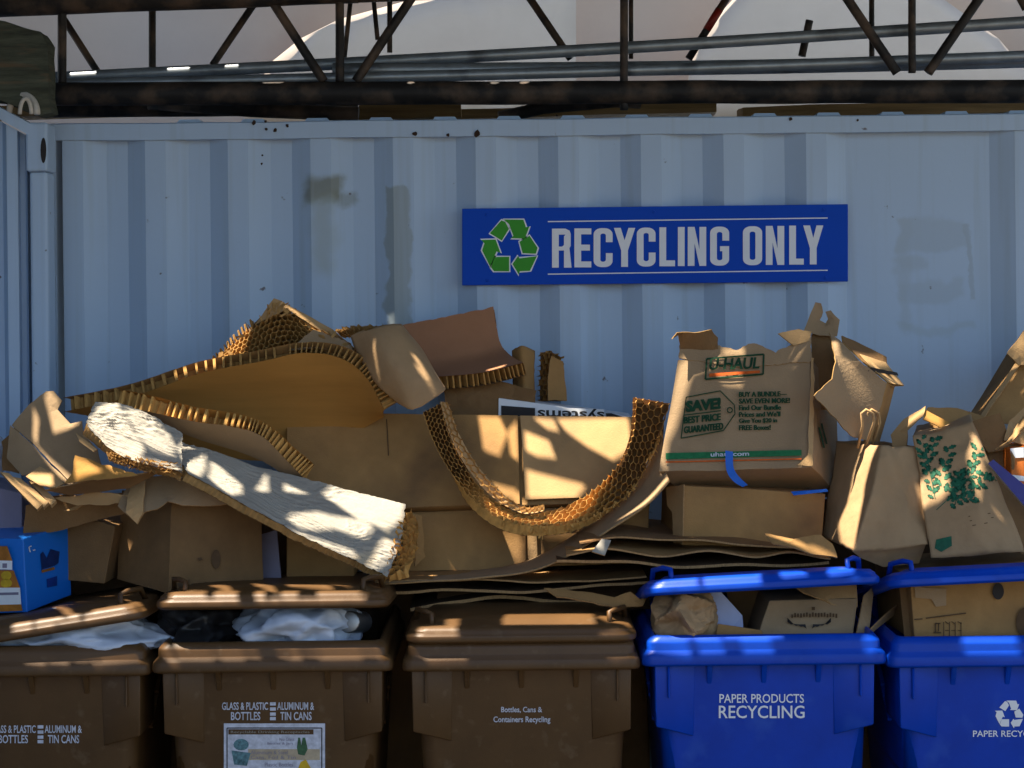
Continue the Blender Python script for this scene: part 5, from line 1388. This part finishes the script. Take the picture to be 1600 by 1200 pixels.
#HOLES_HERE
#HOLES_BEGIN
HOLES = [[(-1.885,-0.96),(-1.841,-0.947),(-1.814,-1.019),(-1.788,-1.071),(-1.799,-1.111),(-1.878,-1.121),(-1.942,-1.072)],
 [(-1.819,-0.967),(-1.756,-0.959),(-1.716,-0.987),(-1.706,-1.033),(-1.717,-1.067),(-1.77,-1.069),(-1.8,-1.045)],
 [(-1.892,-1.117),(-1.799,-1.114),(-1.71,-1.098),(-1.696,-1.112),(-1.783,-1.13),(-1.865,-1.133)],
 [(-1.713,-0.884),(-1.662,-0.888),(-1.71,-0.929)],
 [(-1.701,-1.025),(-1.647,-0.918),(-1.648,-0.994),(-1.663,-1.075),(-1.689,-1.072)],
 [(-1.632,-0.949),(-1.6,-0.969),(-1.561,-1.002),(-1.563,-1.047),(-1.589,-1.088),(-1.615,-1.077),(-1.641,-1.046)],
 [(-1.486,-0.909),(-1.492,-0.988),(-1.526,-1.004)],
 [(-1.443,-0.93),(-1.382,-0.942),(-1.448,-0.966)],
 [(-1.308,-0.877),(-1.108,-0.874),(-1.131,-0.938),(-1.188,-0.99),(-1.264,-0.977),(-1.343,-0.926)],
 [(-1.439,-1.052),(-1.369,-1.01),(-1.245,-0.979),(-1.221,-0.996),(-1.258,-1.043),(-1.333,-1.05),(-1.424,-1.094),(-1.455,-1.081)],
 [(-1.452,-1.113),(-1.293,-1.1),(-1.289,-1.113),(-1.319,-1.122),(-1.386,-1.124),(-1.436,-1.119)],
 [(-1.201,-1.018),(-1.162,-1.024),(-1.191,-1.06),(-1.263,-1.134),(-1.277,-1.145),(-1.245,-1.089)],
 [(-2.058,-0.828),(-2.032,-0.852),(-2.044,-0.857),(-2.021,-0.887),(-2.002,-0.879),(-1.986,-0.9),(-2.077,-0.912),(-2.077,-0.847)],
 [(-2.119,-0.861),(-2.112,-0.88),(-2.138,-0.93),(-2.143,-0.913)],
 [(-2.189,-1.023),(-2.099,-1.042),(-2.098,-1.088),(-2.153,-1.064)],
 [(-2.244,-1.042),(-2.203,-1.072),(-2.144,-1.122),(-2.166,-1.114),(-2.227,-1.066)],
 [(-2.213,-1.042),(-2.121,-1.096),(-2.139,-1.1),(-2.188,-1.069)],
 [(-2.146,-0.138),(-2.1,-0.134),(-2.125,-0.136)],
 [(-2.005,-1.068),(-1.96,-1.092),(-1.927,-1.119),(-2.016,-1.104)],
 [(-1.871,-0.983),(-1.807,-0.975),(-1.748,-0.988),(-1.783,-1.003),(-1.845,-1.003)],
 [(-1.886,-1.049),(-1.836,-1.029),(-1.85,-1.085),(-1.884,-1.133),(-1.91,-1.108)],
 [(-1.778,-1.041),(-1.734,-1.044),(-1.739,-1.037),(-1.778,-1.034)],
 [(-1.705,-1.014),(-1.68,-1.017),(-1.66,-1.027),(-1.712,-1.025)],
 [(-2.085,-1.017),(-2.01,-1.06),(-2.143,-0.926)],
 [(-1.989,-1.035),(-1.943,-1.042),(-1.965,-1.04)],
 [(-1.666,-0.721),(-1.545,-0.72),(-1.551,-0.735),(-1.678,-0.736)],
 [(-1.593,-0.71),(-1.503,-0.645),(-1.439,-0.564),(-1.403,-0.561),(-1.409,-0.616),(-1.486,-0.695),(-1.546,-0.74)],
 [(-1.282,-0.573),(-1.245,-0.58),(-1.169,-0.608),(-1.096,-0.639),(-1.094,-0.645),(-1.156,-0.623),(-1.233,-0.594)],
 [(-0.997,-0.118),(-0.959,-0.139),(-0.988,-0.13)],
 [(-0.916,-0.787),(-0.904,-0.787),(-0.887,-0.829),(-0.902,-0.831)],
 [(-1.827,-0.903),(-1.734,-0.888),(-1.68,-0.88),(-1.692,-0.889),(-1.801,-0.905)],
 [(-1.653,-0.876),(-1.596,-0.888),(-1.6,-0.897),(-1.655,-0.888)],
 [(-1.556,-0.888),(-1.483,-0.883),(-1.482,-0.891),(-1.554,-0.896)],
 [(-0.796,-0.567),(-0.732,-0.57),(-0.727,-0.607),(-0.778,-0.655),(-0.82,-0.641)],
 [(-0.722,-0.603),(-0.679,-0.58),(-0.723,-0.666),(-0.74,-0.654)],
 [(-0.668,-0.605),(-0.603,-0.627),(-0.604,-0.665),(-0.658,-0.66),(-0.687,-0.647)],
 [(-0.624,-0.574),(-0.563,-0.578),(-0.562,-0.606),(-0.595,-0.599)],
 [(-0.551,-0.578),(-0.325,-0.578),(-0.353,-0.645),(-0.428,-0.669),(-0.489,-0.64),(-0.537,-0.606)],
 [(-0.708,-0.69),(-0.543,-0.726),(-0.589,-0.754),(-0.737,-0.75)],
 [(-0.833,-0.713),(-0.762,-0.728),(-0.775,-0.75),(-0.812,-0.74)],
 [(-0.29,-0.783),(-0.184,-0.792),(-0.262,-0.812),(-0.326,-0.822),(-0.402,-0.816),(-0.34,-0.807)],
 [(-0.398,-0.81),(-0.331,-0.812),(-0.435,-0.846),(-0.542,-0.868),(-0.538,-0.853)],
 [(-0.528,-0.816),(-0.532,-0.878),(-0.658,-0.92),(-0.758,-0.918),(-0.808,-0.891),(-0.736,-0.857),(-0.635,-0.857)],
 [(-0.862,-0.856),(-0.797,-0.852),(-0.81,-0.91),(-0.864,-0.902)],
 [(-0.891,-0.816),(-0.892,-0.826),(-0.887,-0.84),(-0.87,-0.852),(-0.894,-0.847),(-0.913,-0.831),(-0.918,-0.818)],
 [(-0.711,-0.485),(-0.646,-0.479),(-0.659,-0.495),(-0.714,-0.499)],
 [(-0.543,-0.491),(-0.448,-0.511),(-0.473,-0.513)],
 [(-1.054,-0.793),(-1.011,-0.766),(-1.03,-0.793)],
 [(-0.871,-0.76),(-0.798,-0.76),(-0.831,-0.788),(-0.85,-0.79)],
 [(-0.774,-0.736),(-0.745,-0.737),(-0.774,-0.8),(-0.809,-0.808)],
 [(-0.389,-0.954),(-0.291,-0.95),(-0.285,-0.97),(-0.387,-0.979),(-0.492,-0.955)],
 [(-0.654,-1.021),(-0.597,-1.014),(-0.556,-1.048),(-0.57,-1.085)],
 [(-0.109,-0.769),(-0.078,-0.759),(-0.06,-0.772),(-0.091,-0.792),(-0.201,-0.868),(-0.262,-0.903),(-0.304,-0.913),(-0.286,-0.894),(-0.197,-0.839)],
 [(-0.099,-0.79),(0.028,-0.767),(0.044,-0.758),(-0.076,-0.774)],
 [(0.224,-0.78),(0.321,-0.729),(0.337,-0.723),(0.269,-0.761)],
 [(0.044,-0.751),(0.112,-0.747),(0.098,-0.764),(0.035,-0.762)],
 [(-0.011,-0.79),(0.074,-0.789),(0.048,-0.803),(-0.006,-0.8)],
 [(0.378,-0.788),(0.4,-0.777),(0.369,-0.872),(0.355,-0.862)],
 [(0.438,-0.786),(0.552,-0.648),(0.539,-0.707),(0.449,-0.819)],
 [(0.113,-0.936),(0.165,-0.926),(0.155,-0.939)],
 [(0.527,-0.743),(0.561,-0.734),(0.536,-0.756)],
 [(-0.263,-0.867),(-0.24,-0.89),(-0.288,-0.937),(-0.295,-0.906)],
 [(0.373,-0.826),(0.421,-0.912),(0.38,-0.928),(0.288,-0.986),(0.232,-1.054),(0.15,-1.138),(0.143,-1.035),(0.168,-0.945),(0.218,-0.947),(0.312,-0.878)],
 [(0.366,-0.894),(0.442,-0.831),(0.397,-0.823),(0.341,-0.869)],
 [(0.681,-0.874),(0.697,-0.905),(0.685,-0.945),(0.678,-0.915)],
 [(0.638,-1.032),(0.645,-1.055),(0.634,-1.044)],
 [(0.45,-0.776),(0.594,-0.761),(0.592,-0.775),(0.471,-0.786)],
 [(0.811,-0.521),(0.997,-0.496),(0.993,-0.491),(0.828,-0.514)],
 [(0.96,-0.54),(1.067,-0.482),(1.024,-0.518),(0.978,-0.539)],
 [(0.779,-0.899),(0.86,-0.777),(0.821,-0.878)],
 [(0.758,-0.818),(0.867,-0.855),(0.863,-0.845),(0.785,-0.819)],
 [(0.6,-0.748),(0.651,-0.749),(0.617,-0.793),(0.581,-0.786)],
 [(-0.076,-1.096),(-0.026,-1.105),(0.026,-1.119),(0.04,-1.124),(0.048,-1.117),(0.119,-1.122),(0.105,-1.135),(0.014,-1.13),(-0.017,-1.124),(-0.057,-1.108)],
 [(-0.92,-1.161),(-0.667,-1.162),(-0.67,-1.274),(-0.934,-1.269)],
 [(-1.088,-1.222),(-1.053,-1.22),(-1.071,-1.316),(-1.184,-1.32),(-1.178,-1.282),(-1.097,-1.271)],
 [(-0.648,-1.193),(-0.626,-1.197),(-0.565,-1.257),(-0.579,-1.278),(-0.658,-1.231)],
 [(-0.467,-1.272),(-0.321,-1.248),(-0.338,-1.289),(-0.471,-1.301)],
 [(-0.304,-1.234),(-0.138,-1.229),(-0.157,-1.294),(-0.322,-1.299)],
 [(-0.084,-1.221),(-0.023,-1.225),(-0.014,-1.269),(-0.09,-1.274)],
 [(0.061,-1.212),(0.14,-1.205),(0.12,-1.268),(0.045,-1.275)],
 [(0.444,-0.959),(0.552,-0.948),(0.533,-0.996),(0.427,-1.013)],
 [(0.627,-0.945),(0.693,-0.878),(0.663,-0.962),(0.598,-1.034)],
 [(-2.273,-1.023),(-2.162,-1.27),(-2.109,-1.334),(-2.199,-1.141)],
 [(-2.084,-1.259),(-1.957,-1.245),(-1.948,-1.296),(-2.074,-1.31)],
 [(-2.212,-1.283),(-2.17,-1.282),(-2.173,-1.301),(-2.211,-1.301)],
 [(-2.145,-1.284),(-2.116,-1.283),(-2.119,-1.298),(-2.144,-1.299)],
 [(-1.98,-1.192),(-1.887,-1.322),(-1.907,-1.321),(-2.001,-1.191)],
 [(-1.877,-1.29),(-1.773,-1.291),(-1.788,-1.312),(-1.892,-1.311)],
 [(-1.746,-1.291),(-1.684,-1.292),(-1.7,-1.312),(-1.762,-1.312)],
 [(-1.557,-1.293),(-1.523,-1.293),(-1.539,-1.313),(-1.574,-1.312)],
 [(-1.47,-1.294),(-1.35,-1.294),(-1.367,-1.313),(-1.487,-1.313)],
 [(-1.304,-1.291),(-1.28,-1.277),(-1.297,-1.304),(-1.32,-1.318)],
 [(-2.313,-1.273),(-2.257,-1.28),(-2.266,-1.316),(-2.322,-1.309)],
 [(-2.245,-1.276),(-2.189,-1.28),(-2.2,-1.314),(-2.255,-1.31)],
 [(-2.168,-1.292),(-2.127,-1.294),(-2.144,-1.308),(-2.184,-1.306)],
 [(-2.1,-1.288),(-1.977,-1.28),(-1.99,-1.307),(-2.113,-1.315)],
 [(-0.541,-1.278),(-0.42,-1.295),(-0.439,-1.318),(-0.56,-1.301)],
 [(-0.392,-1.292),(-0.32,-1.292),(-0.34,-1.312),(-0.412,-1.312)],
 [(-0.267,-1.293),(-0.182,-1.293),(-0.202,-1.312),(-0.287,-1.312)],
 [(0.078,-1.297),(0.132,-1.283),(0.111,-1.305),(0.057,-1.318)],
 [(0.36,-1.29),(0.514,-1.291),(0.491,-1.313),(0.338,-1.312)],
 [(-1.843,-1.232),(-1.741,-1.244),(-1.742,-1.31),(-1.842,-1.299)],
 [(-1.714,-1.242),(-1.65,-1.246),(-1.652,-1.308),(-1.716,-1.304)],
 [(-1.597,-1.245),(-1.571,-1.251),(-1.574,-1.309),(-1.601,-1.303)],
 [(-1.522,-1.249),(-1.476,-1.252),(-1.481,-1.308),(-1.526,-1.305)],
 [(-1.419,-1.254),(-1.298,-1.257),(-1.306,-1.308),(-1.425,-1.305)],
 [(-1.727,-1.203),(-1.659,-1.276),(-1.689,-1.173),(-1.759,-1.097)],
 [(-1.6,-1.207),(-1.532,-1.285),(-1.56,-1.184),(-1.629,-1.103)],
 [(-1.502,-1.221),(-1.377,-1.247),(-1.396,-1.183),(-1.522,-1.157)],
 [(-1.374,-1.199),(-1.326,-1.235),(-1.338,-1.211),(-1.386,-1.175)],
 [(-1.216,-1.29),(-1.169,-1.317),(-1.176,-1.317),(-1.222,-1.291)],
 [(-0.664,-1.319),(-0.583,-1.308),(-0.59,-1.302),(-0.671,-1.314)],
 [(-1.847,0.548),(-1.75,0.547),(-1.757,0.54),(-1.853,0.541)],
 [(-1.48,0.542),(-1.398,0.541),(-1.405,0.535),(-1.487,0.536)],
 [(-1.263,0.54),(-1.215,0.539),(-1.222,0.532),(-1.27,0.533)],
 [(-1.581,0.322),(-1.575,0.346),(-1.522,0.334),(-1.512,0.306),(-1.526,0.292),(-1.575,0.304)],
 [(-1.13,0.274),(-1.121,0.282),(-1.06,0.283),(-1.053,0.274),(-1.068,0.268),(-1.127,0.268)],
 [(-0.616,0.269),(-0.607,0.278),(-0.595,0.278),(-0.589,0.27),(-0.604,0.264),(-0.613,0.264)],
 [(-0.321,0.268),(-0.311,0.278),(-0.295,0.279),(-0.289,0.268),(-0.305,0.261),(-0.318,0.261)],
 [(-0.216,0.269),(-0.206,0.28),(-0.186,0.281),(-0.18,0.271),(-0.196,0.263),(-0.214,0.262)]]
#HOLES_END
def shade():
    x0, x1, y0, y1 = -3.2, 3.2, -2.6, 1.9
    vs = [Vector((x0, y0)), Vector((x1, y0)), Vector((x1, y1)), Vector((x0, y1))]
    ed = [(0, 1), (1, 2), (2, 3), (3, 0)]
    for h in HOLES:
        k = len(vs); vs += [Vector(p) for p in h]
        ed += [(k+i, k+(i+1) % len(h)) for i in range(len(h))]
    co, e2, fa, ov, oe, of = geometry.delaunay_2d_cdt(vs, ed, [], 0, 1e-6)
    def inside(p, poly):
        c = False; j = len(poly)-1
        for i in range(len(poly)):
            a, b = poly[i], poly[j]
            if (a[1] > p.y) != (b[1] > p.y) and p.x < (b[0]-a[0])*(p.y-a[1])/(b[1]-a[1]) + a[0]: c = not c
            j = i
        return c
    bm = bmesh.new(); V = [bm.verts.new((p.x, p.y, SHADE_Z)) for p in co]
    for f in fa:
        c = sum((co[i] for i in f), Vector((0, 0)))/len(f)
        if any(inside(c, h) for h in HOLES): continue
        try: bm.faces.new([V[i] for i in f])
        except ValueError: pass
    o = obj("sun_mask", bm, SHADE)
    tag(o, "added unseen sun mask with shaped holes overhead above the bins", "shade cloth")
if HOLES: shade()
